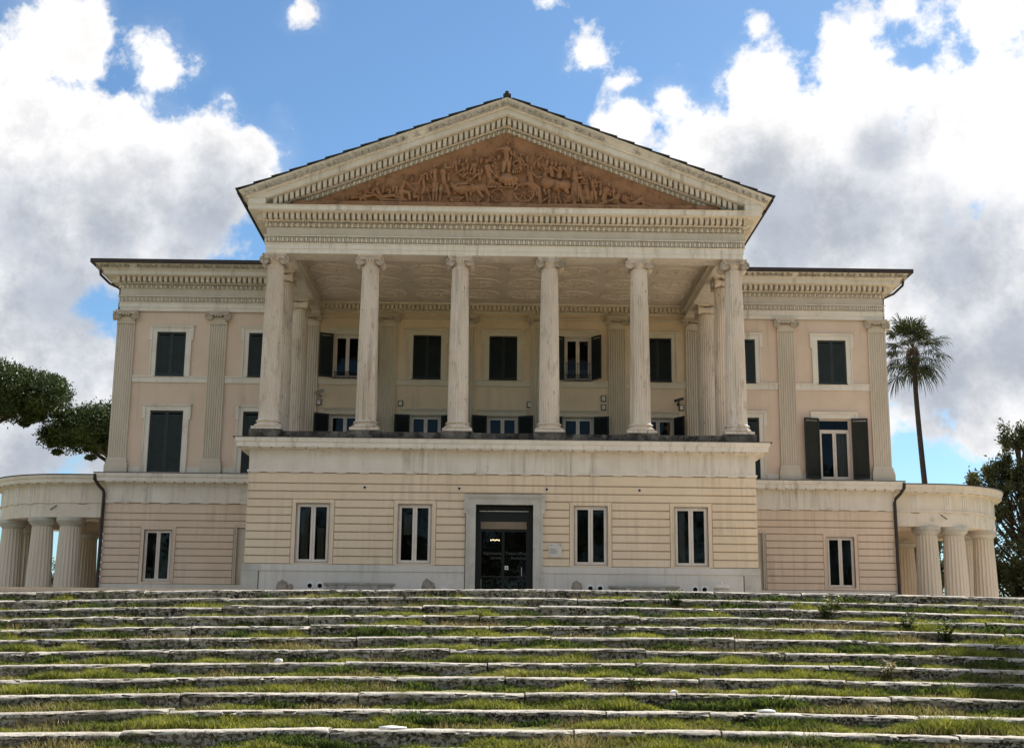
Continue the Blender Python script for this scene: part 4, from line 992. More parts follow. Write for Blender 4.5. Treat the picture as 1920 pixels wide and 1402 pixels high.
# --- door
m = MB(); mz = 4.0; dxa, dxb = door[0], door[1]
for s, xa in ((-1, dxa), (1, dxb)):
    x0, x1 = sorted((xa, xa+s*.26)); m.box(x0, x1, YB-.09, YB+.3, -.1, 3.93)
    x0, x1 = sorted((xa+s*.26, xa+s*.33)); m.box(x0, x1, YB-.12, YB+.03, -.1, 3.62)
    x0, x1 = sorted((xa+s*.26, xa+s*.40)); m.box(x0, x1, YB-.119, YB+.03, 3.62, 4.20)
m.box(dxa-.26, dxb+.26, YB-.09, YB+.3, 3.93, 4.14); m.box(dxa-.40, dxb+.40, YB-.14, YB+.03, 4.20, 4.27); m.box(dxa-.26, dxb+.26, YB-.118, YB+.03, 4.14, 4.20)
dr = m.build('entrance_door', M['marble'], villa)
m = MB(); yd = YB+.42
m.box(dxa, dxa+.06, YB+.3, yd+2.2, 0, 3.93); m.box(dxb-.06, dxb, YB+.3, yd+2.2, 0, 3.93); m.box(dxa+.06, dxb-.06, YB+.3, yd+.1, 3.80, 3.93)
gl, gr = -.74, .86; gt = 3.12
m.box(dxa+.06, gl, yd-.02, yd+.1, 0, 3.8); m.box(gr, dxb-.06, yd-.02, yd+.1, 0, 3.8); m.box(gl, gr, yd, yd+.1, gt+.27, 3.8)
m.build('door_frame', M['doorblack'], dr)
m = MB(); m.box(gl, gr-.02, yd-.03, yd+.02, gt+.02, gt+.27); m.build('transom_panel', M['bronze'], dr)
m = MB(); m.box(dxa+.12, dxb-.15, yd-.05, yd-.02, 3.74, 3.765); m.build('light_strip', M['white'], dr)
mid = (gl+gr)/2-.02
for a, b in ((gl, mid-.006), (mid+.006, gr)):
    m = MB(); t = .035
    m.box(a, a+t, yd, yd+.04, 0, gt); m.box(b-t, b, yd, yd+.04, 0, gt); m.box(a+t, b-t, yd, yd+.04, gt-.06, gt); m.box(a+t, b-t, yd, yd+.04, 1.50, 1.545); m.box(a+t, b-t, yd, yd+.04, 0, .12)
    m.build('door_leaf', M['doorblack'], dr)
    m = MB(); m.quad((a+t, yd+.02, .12), (b-t, yd+.02, .12), (b-t, yd+.02, 1.5), (a+t, yd+.02, 1.5)); m.quad((a+t, yd+.02, 1.545), (b-t, yd+.02, 1.545), (b-t, yd+.02, gt-.06), (a+t, yd+.02, gt-.06)); m.build('glass_leaf', M['glass'], dr)
m = MB(); m.box(mid+.62, mid+.65, yd-.05, yd-.02, 1.55, 1.85); m.box(gl+.03, gl+.045, yd-.05, yd-.035, .6, 1.45); m.build('door_handle', M['camera_grey'], dr)
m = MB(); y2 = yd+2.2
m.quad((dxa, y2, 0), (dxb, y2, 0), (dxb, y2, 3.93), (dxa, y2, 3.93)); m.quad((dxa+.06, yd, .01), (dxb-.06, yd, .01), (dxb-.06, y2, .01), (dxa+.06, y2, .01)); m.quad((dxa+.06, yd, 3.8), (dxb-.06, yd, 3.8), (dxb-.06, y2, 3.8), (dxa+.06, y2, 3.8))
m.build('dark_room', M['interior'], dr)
def text(s, size, x, z, Y, mt, parent, align='LEFT', name='lettering', dep=.002):
    cu = bpy.data.curves.new(name, 'FONT'); cu.body = s; cu.size = size; cu.align_x = align; cu.extrude = dep
    t = bpy.data.objects.new('tmp', cu); COL.objects.link(t); dg = bpy.context.evaluated_depsgraph_get()
    me = bpy.data.meshes.new_from_object(t.evaluated_get(dg)); COL.objects.unlink(t); bpy.data.objects.remove(t)
    me.materials.clear(); me.materials.append(M[mt]); me.name = name
    return put(name, me, parent, (x, Y, z), (R(90), 0, 0))
text('Biglietteria', .145, mid-.05, 2.27, yd-.004, 'door_print', dr, 'RIGHT'); text('Libreria', .125, mid-.05, 2.12, yd-.004, 'door_print', dr, 'RIGHT')
text('Ticket office', .145, mid+.07, 2.27, yd-.004, 'door_print', dr); text('Bookshop', .125, mid+.27, 2.12, yd-.004, 'door_print', dr)
m = MB(); m.box(mid+.06, mid+.18, yd-.006, yd-.003, 1.76, 1.89); m.build('notice_sticker', M['white'], dr)
m = MB(); m.box(mid+.095, mid+.145, yd-.009, yd-.006, 1.79, 1.85); m.build('notice_print', M['ink'], dr)
lamp = MB()
for k in range(5): lamp.ell((mid-.42+.07*k, yd+1.2, 2.86+.012*(k % 2)), (.022, .022, .028), 4, 6)
tag(lamp.build('ceiling_lamp', M['lamp'], None, True), 'small glowing lamp seen through the glass of the entrance door', 'lamp')

# --- wing ground floor
w_holes = [(-14.35, -13.22, 1.62, 3.70), (13.22, 14.35, 1.64, 3.70)]; r_holes = [(-10.62, -9.4, 1.56, 3.84), (9.4, 10.62, 1.60, 3.84)]
gws = {}
for s in (-1, 1):
    m = MB(); wall_holes(m, *sorted((s*16.0, s*8.7)), -.1, 4.85, YG+.03, [w_holes[(s+1)//2], r_holes[(s+1)//2]], .3)
    m.quad((s*16.0, YG+.03, -.1), (s*16.0, 70, -.1), (s*16.0, 70, 5.9), (s*16.0, YG+.03, 5.9))
    gws[s] = m.build('ground_floor_wall', M['groove'], villa)
wz = [1.535+.282*k for k in range(11)]
hl = [(h[0]-.15, h[1]+.15, h[2]-.1, 3.88) for h in w_holes+r_holes]
for s in (-1, 1):
    gw = gws[s]; x0, x1 = sorted((s*16.03, s*8.72)); rustic(x0, x1, YG+.03, wz, hl, M['course_wing'], gw); rustic(x0, x1, YG+.03, [wz[-1], 4.77], [], M['course_wing'], gw)
    m = MB(); m.box(x0-.0, x1, YG-.04, YG+.03, 1.33, 1.53); m.box(min(x0, x1), x1, YG-.07, YG+.03, -.1, 1.30); m.build('base_band', M['white_base'], gw)
for h in w_holes:
    m = MB(); a, b, z0, z1 = h
    m.box(a-.13, a-.03, YG-.004, YG+.03, z0-.08, z1+.12); m.box(b+.03, b+.13, YG-.004, YG+.03, z0-.08, z1+.12); m.box(a-.03, b+.03, YG-.004, YG+.03, z1+.03, z1+.12)
    m.box(a-.03, a, YG-.02, YG+.33, z0-.04, z1+.03); m.box(b, b+.03, YG-.02, YG+.33, z0-.04, z1+.03); m.box(a, b, YG-.02, YG+.33, z1, z1+.03); m.box(a-.03, b+.03, YG-.05, YG+.33, z0-.08, z0)
    w = m.build('window', M['course_wing'], villa)
    casement(w, a+.002, b-.002, z0+.002, z1-.002, YG+.10, fw=.05, lw=.07, depth=1.5)
for h in r_holes:
    m = MB(); a, b, z0, z1 = h
    for o in (0, .07): m.box(a-.12+o, a-.07+o, YG-.01-o*.2, YG+.03, z0, z1+.1-o); m.box(b+.07-o, b+.12-o, YG-.01-o*.2, YG+.03, z0, z1+.1-o)
    m.box(a, b, YG-.01, YG+.03, z1+.05, z1+.1); m.box(a+.001, b-.001, YG+.10, YG+.14, z0, z1); m.box(a+.08, b-.08, YG+.085, YG+.10, z0+.1, z1-.1)
    m.build('blind_panel', M['frieze'], villa)
# downspouts
for s in (-1, 1):
    m = MB(); m.tube([(s*16.38, 52.98, 5.88), (s*16.38, 53.0, 5.68), (s*16.26, 53.15, 5.45), (s*16.08, 53.27, 5.25), (s*16.05, 53.3, 5.1), (s*16.075, 53.3, 0)], .070, 8); m.build('downspout', M['gutter'], villa, smooth=40)
    m = MB(); m.tube([(s*16.86, 53.1, ZE+1.8), (s*16.82, 53.2, ZE+1.45), (s*16.5, 53.45, ZE+1.15), (s*16.12, 53.75, ZE+1.0), (s*16.12, 53.8, ZE)], .055, 8); m.build('downspout', M['gutter'], villa, smooth=40)
    m = MB(); m.box(min(s*8.7, s*16.45), max(s*8.7, s*16.45), YG-.45, YU, 5.931, 5.96); m.build('cornice_flashing', M['gutter'], villa)
# ------------------------------------------------------------------ curved colonnades
def doric_shaft():
    return shaft_mb(0, 3.86, .52, .42, 20, .04, True, 8).mesh('shaft', M['pilaster'], 25)
def doric_cap():
    m = MB(); m.lathe([(.42, 3.86), (.44, 3.87), (.43, 3.885), (.44, 3.90), (.54, 3.99), (.575, 4.04), (.56, 4.06)], 0, 0, 28); m.lathe([(.59, 4.06), (.59, 4.20)], 0, 0, 28); return m.mesh('capital', M['marble'], 35)
_ds, _dc = doric_shaft(), doric_cap()
_mu2 = MB(); _mu2.box(-.14, .14, -.26, 0, -.035, .02); _mu2m = _mu2.mesh('mutule', M['trim'])
def colonnade(s, label, angles):
    root = empty('curved_colonnade', (s*17.58, 57.7, 0)); tag(root, label, 'colonnade')
    cx, cy, Ro = 0, 0, 3.94
    pts = [(-1.5, -Ro)]+[(Ro*math.sin(R(a)), -Ro*math.cos(R(a))) for a in range(0, 181, 7)]+[(0, Ro), (-1.5, Ro)]
    if s < 0: pts = [(-x, y) for x, y in pts][::-1]
    prof = [(-.9, 4.2), (0, 4.2), (0, 4.78), (.05, 4.78), (.05, 4.85), (0, 4.855), (0, 5.50), (.05, 5.51), (.07, 5.55), (.30, 5.60), (.30, 5.58), (.33, 5.58), (.33, 5.72), (.37, 5.75), (.40, 5.84), (.40, 5.88), (-.9, 5.88)]
    m = MB(); m.sweep(pts, prof); e = m.build('entablature', M['trim'], root, 30)
    m = MB(); m.sweep(pts, [(-.9, 5.882), (.43, 5.882), (.43, 5.915), (-.9, 5.96)]); m.build('flashing', M['gutter'], root)
    for a in range(-14, 181, 13):
        if a < 0: x, y, an = -.55, -Ro, 0
        else: x, y, an = Ro*math.sin(R(a)), -Ro*math.cos(R(a)), R(a)
        o = put('triglyph', _tg, e, (s*x, y, 4.86), (0, 0, s*an)); put('regula', _rg, e, (s*x, y, 4.78), (0, 0, s*an))
    for a in [-3, -2, -1]+list(range(0, 181, 7)):
        if a < 0: x, y, an = a*.42, -Ro-.03, 0
        else: x, y, an = (Ro+.03)*math.sin(R(a)), -(Ro+.03)*math.cos(R(a)), R(a)
        put('mutule', _mu2m, e, (s*x, y, 5.575), (0, 0, s*an))
    m = MB(); ring = [(3.02*math.sin(R(a)), -3.02*math.cos(R(a)), 4.62) for a in range(0, 181, 10)]
    m.poly([(s*x, y, z) for x, y, z in [(-1.5, -3.02, 4.62)]+ring+[(-1.5, 3.02, 4.62)]]); m.poly([(s*x, y, 5.9) for x, y, z in [(-1.5, -3.1, 0)]+ring+[(-1.5, 3.1, 0)]])
    for k in range(13):
        a = R(15*k); m.tube([(0, 0, 4.60), (s*2.9*math.sin(a), -2.9*math.cos(a), 4.60)], [.02, .05], 5)
    m.build('fan_ceiling', M['ceiling'], root)
    for i, a in enumerate(angles):
        c = empty('column', (s*3.5*math.sin(R(a)), -3.5*math.cos(R(a)), 0), root); put('shaft', _ds, c, rot=(0, 0, i)); put('capital', _dc, c)
    # cracks and a small rod on the architrave
    m = MB(); x = s*.62; m.tube([(x-s*.18, -4.05, 4.66), (x+s*.12, -3.92, 4.50)], .022, 5); m.build('iron_rod', M['iron'], root)
colonnade(-1, 'curved fluted colonnade joined to the left wing and cut by the frame edge', (0, 20, 56, 105, 158))
colonnade(1, 'curved fluted colonnade with a rounded end joined to the right wing', (0, 20, 56.5, 113, 160))

# ------------------------------------------------------------------ things on and before the facade
def plaque():
    x0, x1, z0, z1 = 1.58, 2.03, 2.17, 2.64; r = .05; pts = []
    for cx, cz, a0 in ((x1-r, z1-r, 0), (x0+r, z1-r, 90), (x0+r, z0+r, 180), (x1-r, z0+r, 270)):
        for k in range(5): a = R(a0+22.5*k); pts.append((cx+r*math.cos(a), cz+r*math.sin(a)))
    t = empty('wall_plaque', (1.8, YB-.03, 2.4)); tag(t, 'small cream square plaque with rounded corners on the wall right of the entrance door', 'plaque')
    def loc(o): o.location = (-1.8, -YB+.03, -2.4); return o
    m = MB(); m.prism(pts, YB-.045, YB-.025); loc(m.build('plate', M['plate'], t))
    m = MB()
    for z, w in ((2.575, .09), (2.555, .07)): m.box(x0+.05, x0+.05+w, YB-.048, YB-.046, z, z+.008)
    m.box(x0+.05, x0+.24, YB-.048, YB-.046, 2.435, 2.452)
    q = random.Random(2)
    for k in range(6):
        a = x0+.05; 
        while a < x0+.30-.02*(k % 3):
            w = q.uniform(.02, .05); m.box(a, a+w, YB-.048, YB-.046, 2.40-.022*k, 2.407-.022*k); a += w+.008
    m.tube([(x1-.035+.03*math.cos(R(k)), YB-.048, 2.59+.035*math.sin(R(k))) for k in range(60, 301, 24)], .006, 4)
    loc(m.build('lettering', M['ink'], t))
plaque()
def wall_box(x, z, w, h, label, name='wall_light', Y=YU):
    t = empty(name, (x, Y, z)); tag(t, label, 'wall box', None)
    m = MB(); m.box(-w/2, w/2, -.06, 0, -h/2, h/2); m.build('housing', M['gutter'], t)
    m = MB(); m.box(-w/2+.03, w/2-.03, -.075, -.06, -h/2+.03, h/2-.03); m.build('cover', M['plate'], t)
wall_box(-7.57, 9.02, .20, .24, 'small square box below the bird shaped camera at the left end of the portico wall', 'wall_box')
wall_box(-4.2, 9.02, .20, .24, 'small square box just right of the second fluted pilaster from the left in the portico', 'wall_box')
wall_box(1.13, 9.02, .20, .24, 'small square box left of the central right column, above the open shutters', 'wall_box')
wall_box(4.21, 8.95, .20, .24, 'lower of the two boxes stacked left of the right hand pilaster in the portico', 'wall_box')
wall_box(4.21, 9.32, .20, .26, 'upper of the two boxes stacked left of the right hand pilaster in the portico', 'wall_box')
wall_box(7.45, 8.97, .20, .24, 'small square box under the black camera at the right end of the portico wall', 'wall_box')
def cctv(x, z, mt, label, ang):
    t = empty('security_camera', (x, YU-.02, z)); tag(t, label, 'camera')
    m = MB(); m.tube([(0, 0, -.10), (0, -.18, -.08), (0, -.25, 0)], .022, 6); m.box(-.05, .05, -.02, .02, -.16, -.04); m.build('bracket', M[mt], t)
    m = MB(); m.box(-.19, .19, -.06, .06, -.05, .055); m.box(-.22, .20, -.075, .075, .055, .07); m.lathe([(.04, -.02), (.045, .02)], -.2, 0, 8)
    m.build('housing', M[mt], t, loc=(0, -.27, .03), rot=(0, R(-ang), R(20)))
cctv(-7.52, 9.38, 'camera_grey', 'pale security camera on a bracket at the left end of the portico wall', 22)
cctv(7.32, 9.22, 'camera_black', 'black security camera at the right end of the portico wall', 18)

def sarcophagus(x, label, worn):
    t = empty('stone_trough', (x, 44.15, 0)); tag(t, label, 'stone trough', 'stone troughs along the base of the villa')
    m = MB(); L_, W_ = 1.12, .42; n = 28
    def ring(k, z):
        P = []
        for j in range(n):
            a = 2*math.pi*j/n; c, s = math.cos(a), math.sin(a); P.append(((abs(c)**.5)*(1 if c > 0 else -1)*L_*k, (abs(s)**.5)*(1 if s > 0 else -1)*W_*k, z))
        return P
    m.grid([ring(.86, .32), ring(.94, .6), ring(.98, 1.0), ring(.99, 1.10), ring(1.06, 1.12), ring(1.07, 1.17), ring(1.04, 1.19), ring(.92, 1.19), ring(.88, .7)], closed_v=True); m.poly(ring(.88, .7)); m.poly(ring(.86, .32)[::-1])
    m.build('basin', M['trough'], t, 35)
    for s in (-1, 1):
        m = MB(); m.box(s*.55-.11, s*.55+.11, -.50, -.38, 1.0, 1.11); m.ell((s*.55, -.44, .97), (.10, .09, .12), 6, 8); m.ell((s*.55, -.50, .95), (.04, .04, .04), 4, 6); m.build('lion_mask', M['trough'], t, 40)
        m = MB(); m.box(s*.6-.16, s*.6+.16, -.34, .34, 0, .34); m.build('foot', M['trough'], t)
sarcophagus(-4.72, 'long grey stone trough with carved masks left of the entrance door', 0)
sarcophagus(4.72, 'long pale stone trough with carved masks right of the entrance door', 1)
def rock(name, x, y, z0, r, label, seed, mt='marble'):
    m = MB(); m.ell((0, 0, 0), (1, 1, 1), 10, 14)
    m.v = [tuple(Vector((v[0]*r[0], v[1]*r[1], v[2]*r[2]))*(1+.28*mnoise.noise((v[0]*1.4+seed, v[1]*1.4, v[2]*1.4))+.1*mnoise.noise((v[0]*4+seed, v[1]*4, v[2]*4)))) for v in m.v]
    o = m.build(name, M[mt], None, True, (x, y, z0)); tag(o, label, 'stone fragment'); return o
def block_frag(x, w, h, label, seed, top='round'):
    t = empty('stone_fragment', (x, 44.3, 0)); tag(t, label, 'stone fragment')
    m = MB(); m.box(-w, w, -.25, .25, 0, h*.72); m.build('block', M['fragment'], t)
    q = MB(); q.ell((0, 0, 0), (1, 1, 1), 8, 12)
    q.v = [(v[0]*w*.95*(1+.2*mnoise.noise((v[0]*2+seed, v[1]*2, v[2]*2))), v[1]*.24, v[2]*h*.3*(1+.3*mnoise.noise((v[0]*2+seed, 5, v[2]*2)))) for v in q.v]
    q.build('broken_top', M['fragment'], t, True, (0, 0, h*.73))
block_frag(-7.30, .24, 1.26, 'broken upright stone block before the base wall left of the trough', 3)
block_frag(-7.02, .13, 1.14, 'smaller broken stone close beside the upright block left of the trough', 6)
block_frag(-2.44, .27, 1.30, 'rounded brownish stone fragment between the left trough and the door', 9)
block_frag(2.50, .21, 1.33, 'pointed broken stone fragment right of the entrance door', 14)
t = empty('stone_bollard', (7.33, 44.3, 0)); tag(t, 'round stone bollard with a pale domed cap at the right end of the base wall', 'bollard')
m = MB(); m.lathe([(.24, 0), (.24, 1.12), (.22, 1.14)], 0, 0, 20); m.build('shaft', M['bronze'] if False else M['marble'], t, 30)
m = MB(); m.lathe([(.27, 1.14), (.29, 1.17), (.25, 1.24), (.17, 1.29), (.07, 1.31), (.06, 1.35), (.02, 1.38)], 0, 0, 20); m.build('domed_cap', M['trim_l'], t, 40)

# ------------------------------------------------------------------ stairs
def lipY(i): return 21.8-.736*i
def sag(x, Y):
    u = max(-1.25, min(1.25, (x-CAM_X)/(Y*.389))); return -(-2-5*u+11*u*u)*Y/2467
stairs = empty('stone_stairs', (0, 16, 0)); tag(stairs, kind='structure')
def step_stone(x0, x1, i, q):
    Y = lipY(i); z = -.16*i; dz = q.uniform(-.009, .009); dy = q.uniform(-.032, .025); tilt = q.uniform(-.006, .006)
    prof = [(.030, -.17), (.022, -.13), (.014, -.09), (.010, -.066), (-.010, -.050), (-.014, -.034), (-.006, -.018), (.012, -.006), (.045, -.0), (.10, .002), (.20, 0), (.34, -.004), (.35, -.17)]
    if i == 0: prof[-2:] = [(.62, -.004), (.63, -.17)]
    n = max(6, int((x1-x0)/.07)); P = []; sd_ = q.random()*50
    for k in range(n+1):
        x = x0+.010+(x1-x0-.020)*k/n; e = min(k, n-k); edge = .022 if e == 0 else 0
        row = []
        for j, (o, h) in enumerate(prof):
            nz1 = mnoise.noise((x*3+sd_, j*.6, i*7.3)); nz2 = mnoise.noise((x*11, j*1.3+sd_, i*3.1)); nz3 = mnoise.noise((x*1.1, 3, i*5.3))
            a = .016*nz1+.012*nz2 if j > 0 else 0
            chip = max(0, nz2-.26)*.12 if 4 <= j <= 8 else 0
            row.append((x, Y+dy+o+a+chip+edge*(1 if j < 8 else 0), z+dz+tilt*(k-n/2)/n*4+h+sag(x, Y)+(.007*nz2+.004*nz1-chip*.4 if 3 < j else .006*nz1)+.006*nz3-(edge*.5 if 4 < j < 8 else 0)))
        P.append(row)
    m = MB(); m.grid(P); m.poly(P[0]); m.poly(P[-1][::-1])
    o = m.build('step_stone', M['step'], stairs, 50); o.matrix_parent_inverse = Matrix.Translation((0, -16, 0)); return o
q = random.Random(21); HX = 12.5
for i in range(15):
    hx = HX if i < 6 else 10.5; x = -hx-q.random()
    while x < hx:
        w = q.uniform(1.1, 2.9); step_stone(x, min(x+w, hx+.6), i, q); x += w
# mossy soil filling each tread behind the stone edge
m = MB()
for i in range(1, 16):
    Y = lipY(i); z = -.16*i; hx = 13.2; n = 330; P = []
    for k in range(n+1):
        x = -hx+2*hx*k/n; row = []
        for j in range(7):
            o = .16+.62*j/6; nz1 = mnoise.noise((x*2.3, o*3, i*4.1)); nz2 = mnoise.noise((x*9, o*9, i*2.7)); cov = mnoise.noise((x*.5, i*1.9, 2))
            row.append((x, Y+o, z+sag(x, Y)-.028+.03*(j/6)**1.5+.02*nz1+.012*nz2+.018*cov))
        P.append(row)
    m.grid(P)
o = m.build('moss', M['moss'], None, True); tag(o, 'green and yellow moss and soil lying on the stair treads', 'moss', None, 'stuff')
for s in (-1, 1):
    m = MB(); x0, x1 = sorted((s*12.9, s*13.5)); P = [[(x, lipY(15)-.3, -2.42), (x, lipY(15)-.3, -2.0), (x, 22.2, .35), (x, 22.6, .35), (x, 22.6, -.2)] for x in (x0, x1)]
    m.grid(P); m.poly(P[0]); m.poly(P[1][::-1]); tag(m.build('stair_cheek_wall', M['step'], None), 'low stone cheek wall closing the '+('left' if s < 0 else 'right')+' end of the stairs', 'wall')
# grass: blades, taller against the foot of each riser, in clumps
def blades(n, ylo, rngseed, hmin, hmax, thr, width, mt):
    g = np.random.RandomState(rngseed); V = []
    for i in range(1, 16):
        Y = lipY(i); z = -.16*i; hx = min(12.4, Y*.389*1.12+.5); cnt = int(n*(2*hx)/20*(1.0 if i > 2 else .7)*(.75+.05*min(i, 10)))
        xs = g.uniform(-hx, hx, cnt); o = .16+.60*np.sqrt(g.uniform(ylo, 1, cnt))
        for x, oo in zip(xs, o):
            c = mnoise.noise((x*.9+rngseed, oo*1.2, i*3.7))+.5*mnoise.noise((x*3.1, oo*3, i*1.3+rngseed))
            c += .12*(x/hx)+(.22*(i-5)/10 if i < 9 else .09)
            if c < thr+g.uniform(-.25, .25): continue
            h = g.uniform(hmin, hmax)*(.45+.85*(oo-.16)/.6)*(1+2.8*max(0, c)); a = g.uniform(0, 6.283); ln = g.uniform(.2, .9)*h
            bx, by = x, Y+oo; bz_ = z+sag(x, Y)-.02+.03*((oo-.16)/.6)**1.5; w = width*g.uniform(.7, 1.4); wa = g.uniform(0, 3.14)
            wx, wy = w*math.cos(wa), w*math.sin(wa); tx, ty = bx+ln*math.cos(a), min(by+ln*math.sin(a), Y+.80); mx_, my_ = bx+ln*.35*math.cos(a), min(by+ln*.35*math.sin(a), Y+.78)
            V.append(((bx-wx, by-wy, bz_), (bx+wx, by+wy, bz_), (mx_+wx*.7, my_+wy*.7, bz_+h*.62), (mx_-wx*.7, my_-wy*.7, bz_+h*.62)))
            V.append(((mx_-wx*.7, my_-wy*.7, bz_+h*.62), (mx_+wx*.7, my_+wy*.7, bz_+h*.62), (tx+wx*.1, ty, bz_+h), (tx-wx*.1, ty, bz_+h)))
    return fast_mesh('grass', np.array(V), 4, M[mt])
tag(put('grass', blades(46000, .2, 3, .012, .044, -.01, .0050, 'grass')), 'short green grass growing along the foot of every step', 'grass', None, 'stuff')
tag(put('clover', blades(12000, .45, 8, .018, .045, .10, .011, 'weed')), 'broad leaved green weeds and clover among the grass on the steps', 'ground cover', None, 'stuff')
tag(put('dry_grass', blades(11000, .1, 15, .012, .04, .06, .0045, 'grass_dry')), 'straw coloured dry grass scattered on the steps', 'dry grass', None, 'stuff')
def weed(px, i, h, label, seed, mt='weed'):
    Y = lipY(i)+.66; x = px; z = -.16*i+sag(x, Y); g = random.Random(seed); t = empty('weed', (x, Y, z)); tag(t, label, 'weed', None)
    st = MB(); V = []
    for k in range(9):
        a = g.uniform(0, 6.28); l = h*g.uniform(.6, 1); tip = Vector((math.cos(a)*l*.55, math.sin(a)*l*.30-.05, l)); P = [tip*(j/5)+Vector((0, 0, -.1*l*(j/5)**2)) for j in range(6)]
        st.tube(P, [.006, .005, .005, .004, .003, .002], 4)
        for j in range(1, 6):
            for _ in range(5):
                b = g.uniform(0, 6.28); e = g.uniform(-.2, .6); d = Vector((math.cos(b), math.sin(b), e)).normalized()*g.uniform(.05, .11)*h/.35; sd2 = d.cross(Vector((0, 0, 1))).normalized()*d.length*.22
                p = P[j]; V.append((tuple(p), tuple(p+d*.5+sd2), tuple(p+d), tuple(p+d*.5-sd2)))
    st.build('stem', M['weed'], t); put('foliage', fast_mesh('foliage', np.array(V), 4, M[mt]), t)
weed(2.55, 2, .34, 'leafy weed on the upper steps below the right hand trough', 1)
weed(4.72, 3, .32, 'bushy weed clump on the upper steps below the right end of the block', 2)
weed(5.05, 2, .30, 'yellow tipped weed just above the bushy clump on the upper steps', 12, 'grass')
weed(6.05, 5, .40, 'dark bushy weed two steps below the right wing window', 3)
weed(5.72, 4, .30, 'small round weed left of the dark bushy one near the right side', 4)
weed(-1.9, 5, .20, 'low spreading weed on the middle steps left of the door axis', 5)
weed(4.55, 8, .26, 'upright weed with seed stalks on the lower right steps', 6, 'grass_dry')
weed(1.35, 9, .2, 'small plant against the riser right of centre on the lower steps', 7)
for x, i, o, r, lab, sd2 in ((-1.35, 11, .14, (.15, .06, .02), 'flat white stone lying on a lower step edge left of centre', 1), (-3.0, 7, .20, (.05, .04, .03), 'small white pebble on a middle step in the left half', 2),
        (2.62, 10, .12, (.11, .05, .02), 'thin whitish stone flake on a lower step at the right', 3), (1.75, 9, .30, (.045, .04, .022), 'little white stone in the grass on a lower right step', 4)):
    Y = lipY(i)+o; rock('loose_stone', x, Y, -.16*i+sag(x, Y)+r[2]*.6, r, lab, sd2, 'white')

# ------------------------------------------------------------------ trees
def leaf_cloud(name, clumps, n_per, size, aspect, mt, parent, seed, up=.2, shell=.5):
    g = np.random.RandomState(seed); V = []
    for (cx, cy, cz, rx, ry, rz) in clumps:
        d = g.normal(size=(n_per, 3)); d /= np.linalg.norm(d, axis=1, keepdims=True); r = (shell+(1-shell)*g.uniform(0, 1, (n_per, 1)))*(1+.12*g.normal(size=(n_per, 1)))
        c = np.array((cx, cy, cz))+d*r*np.array((rx, ry, rz))
        a = g.normal(size=(n_per, 3))+d*.8+np.array((0, 0, up)); a /= np.linalg.norm(a, axis=1, keepdims=True)
        b = np.cross(a, g.normal(size=(n_per, 3))); b /= np.linalg.norm(b, axis=1, keepdims=True)
        s = size*g.uniform(.6, 1.3, (n_per, 1)); a = a*s; b = b*s*aspect
        V.append(np.stack([c-a*.5, c+b*.5, c+a*.5, c-b*.5], 1))
    return put(name, fast_mesh(name, np.concatenate(V), 4, M[mt]), parent)
def umbrella_pine(x, y, z, rx, rz, label, seed, n=150, lean=0.0):
    t = empty('umbrella_pine', (x, y, 0)); tag(t, label, 'tree', 'umbrella pines beyond the left colonnade'); g = random.Random(seed); cl = []
    for k in range(n):
        a = g.uniform(0, 6.283); rr = math.sqrt(g.random()); u = rr; top = math.sqrt(max(0, 1-u*u*.94))
        zz = z-.35*rz+rz*(top*g.uniform(.5, 1.0) if g.random() < .6 else g.uniform(-.35, .5)*top)
        s = g.uniform(.7, 1.1)*rx/5; cl.append((rx*rr*math.cos(a), rx*.9*rr*math.sin(a), zz, s*1.15, s*1.15, s*.75))
    for k in range(26):   # ragged lower fringe
        a = g.uniform(0, 6.283); rr = g.uniform(.55, 1.0); cl.append((rx*rr*math.cos(a), rx*.9*rr*math.sin(a), z-rz*g.uniform(.7, 1.15)*(1.1-rr*.3), .4, .4, .22))
    leaf_cloud('crown', cl, 300, .25, .36, 'pine', t, seed, .5, .6)
    m = MB(); hub = Vector((lean, 0, z-rz*1.5)); m.tube([(0, 0, -.1), (lean*.3, 0, z*.4), tuple(hub)], [.42, .36, .30], 10)
    for k in range(13):
        a = 2*math.pi*k/13+g.uniform(-.2, .2); rr = g.uniform(.45, .9)*rx; e = Vector((rr*math.cos(a), rr*.9*math.sin(a), z-.05*rz)); md = hub.lerp(e, .5)+Vector((0, 0, -.25))
        m.tube([tuple(hub), tuple(md), tuple(e)], [.17, .12, .05], 6)
        for q_ in range(3):
            p = md.lerp(e, g.random()); m.tube([tuple(p), tuple(p+Vector((g.uniform(-1, 1), g.uniform(-1, 1), g.uniform(.1, .7))))], [.05, .02], 5)
    m.build('trunk', M['bark'], t, True)
umbrella_pine(-34.1, 85, 15.55, 5.5, 2.0, 'large umbrella pine with a broad dark crown at the left frame edge', 5, 330)
umbrella_pine(-25.7, 90, 13.75, 5.1, 1.9, 'smaller umbrella pine whose crown shows just left of the left wing', 8, 230)

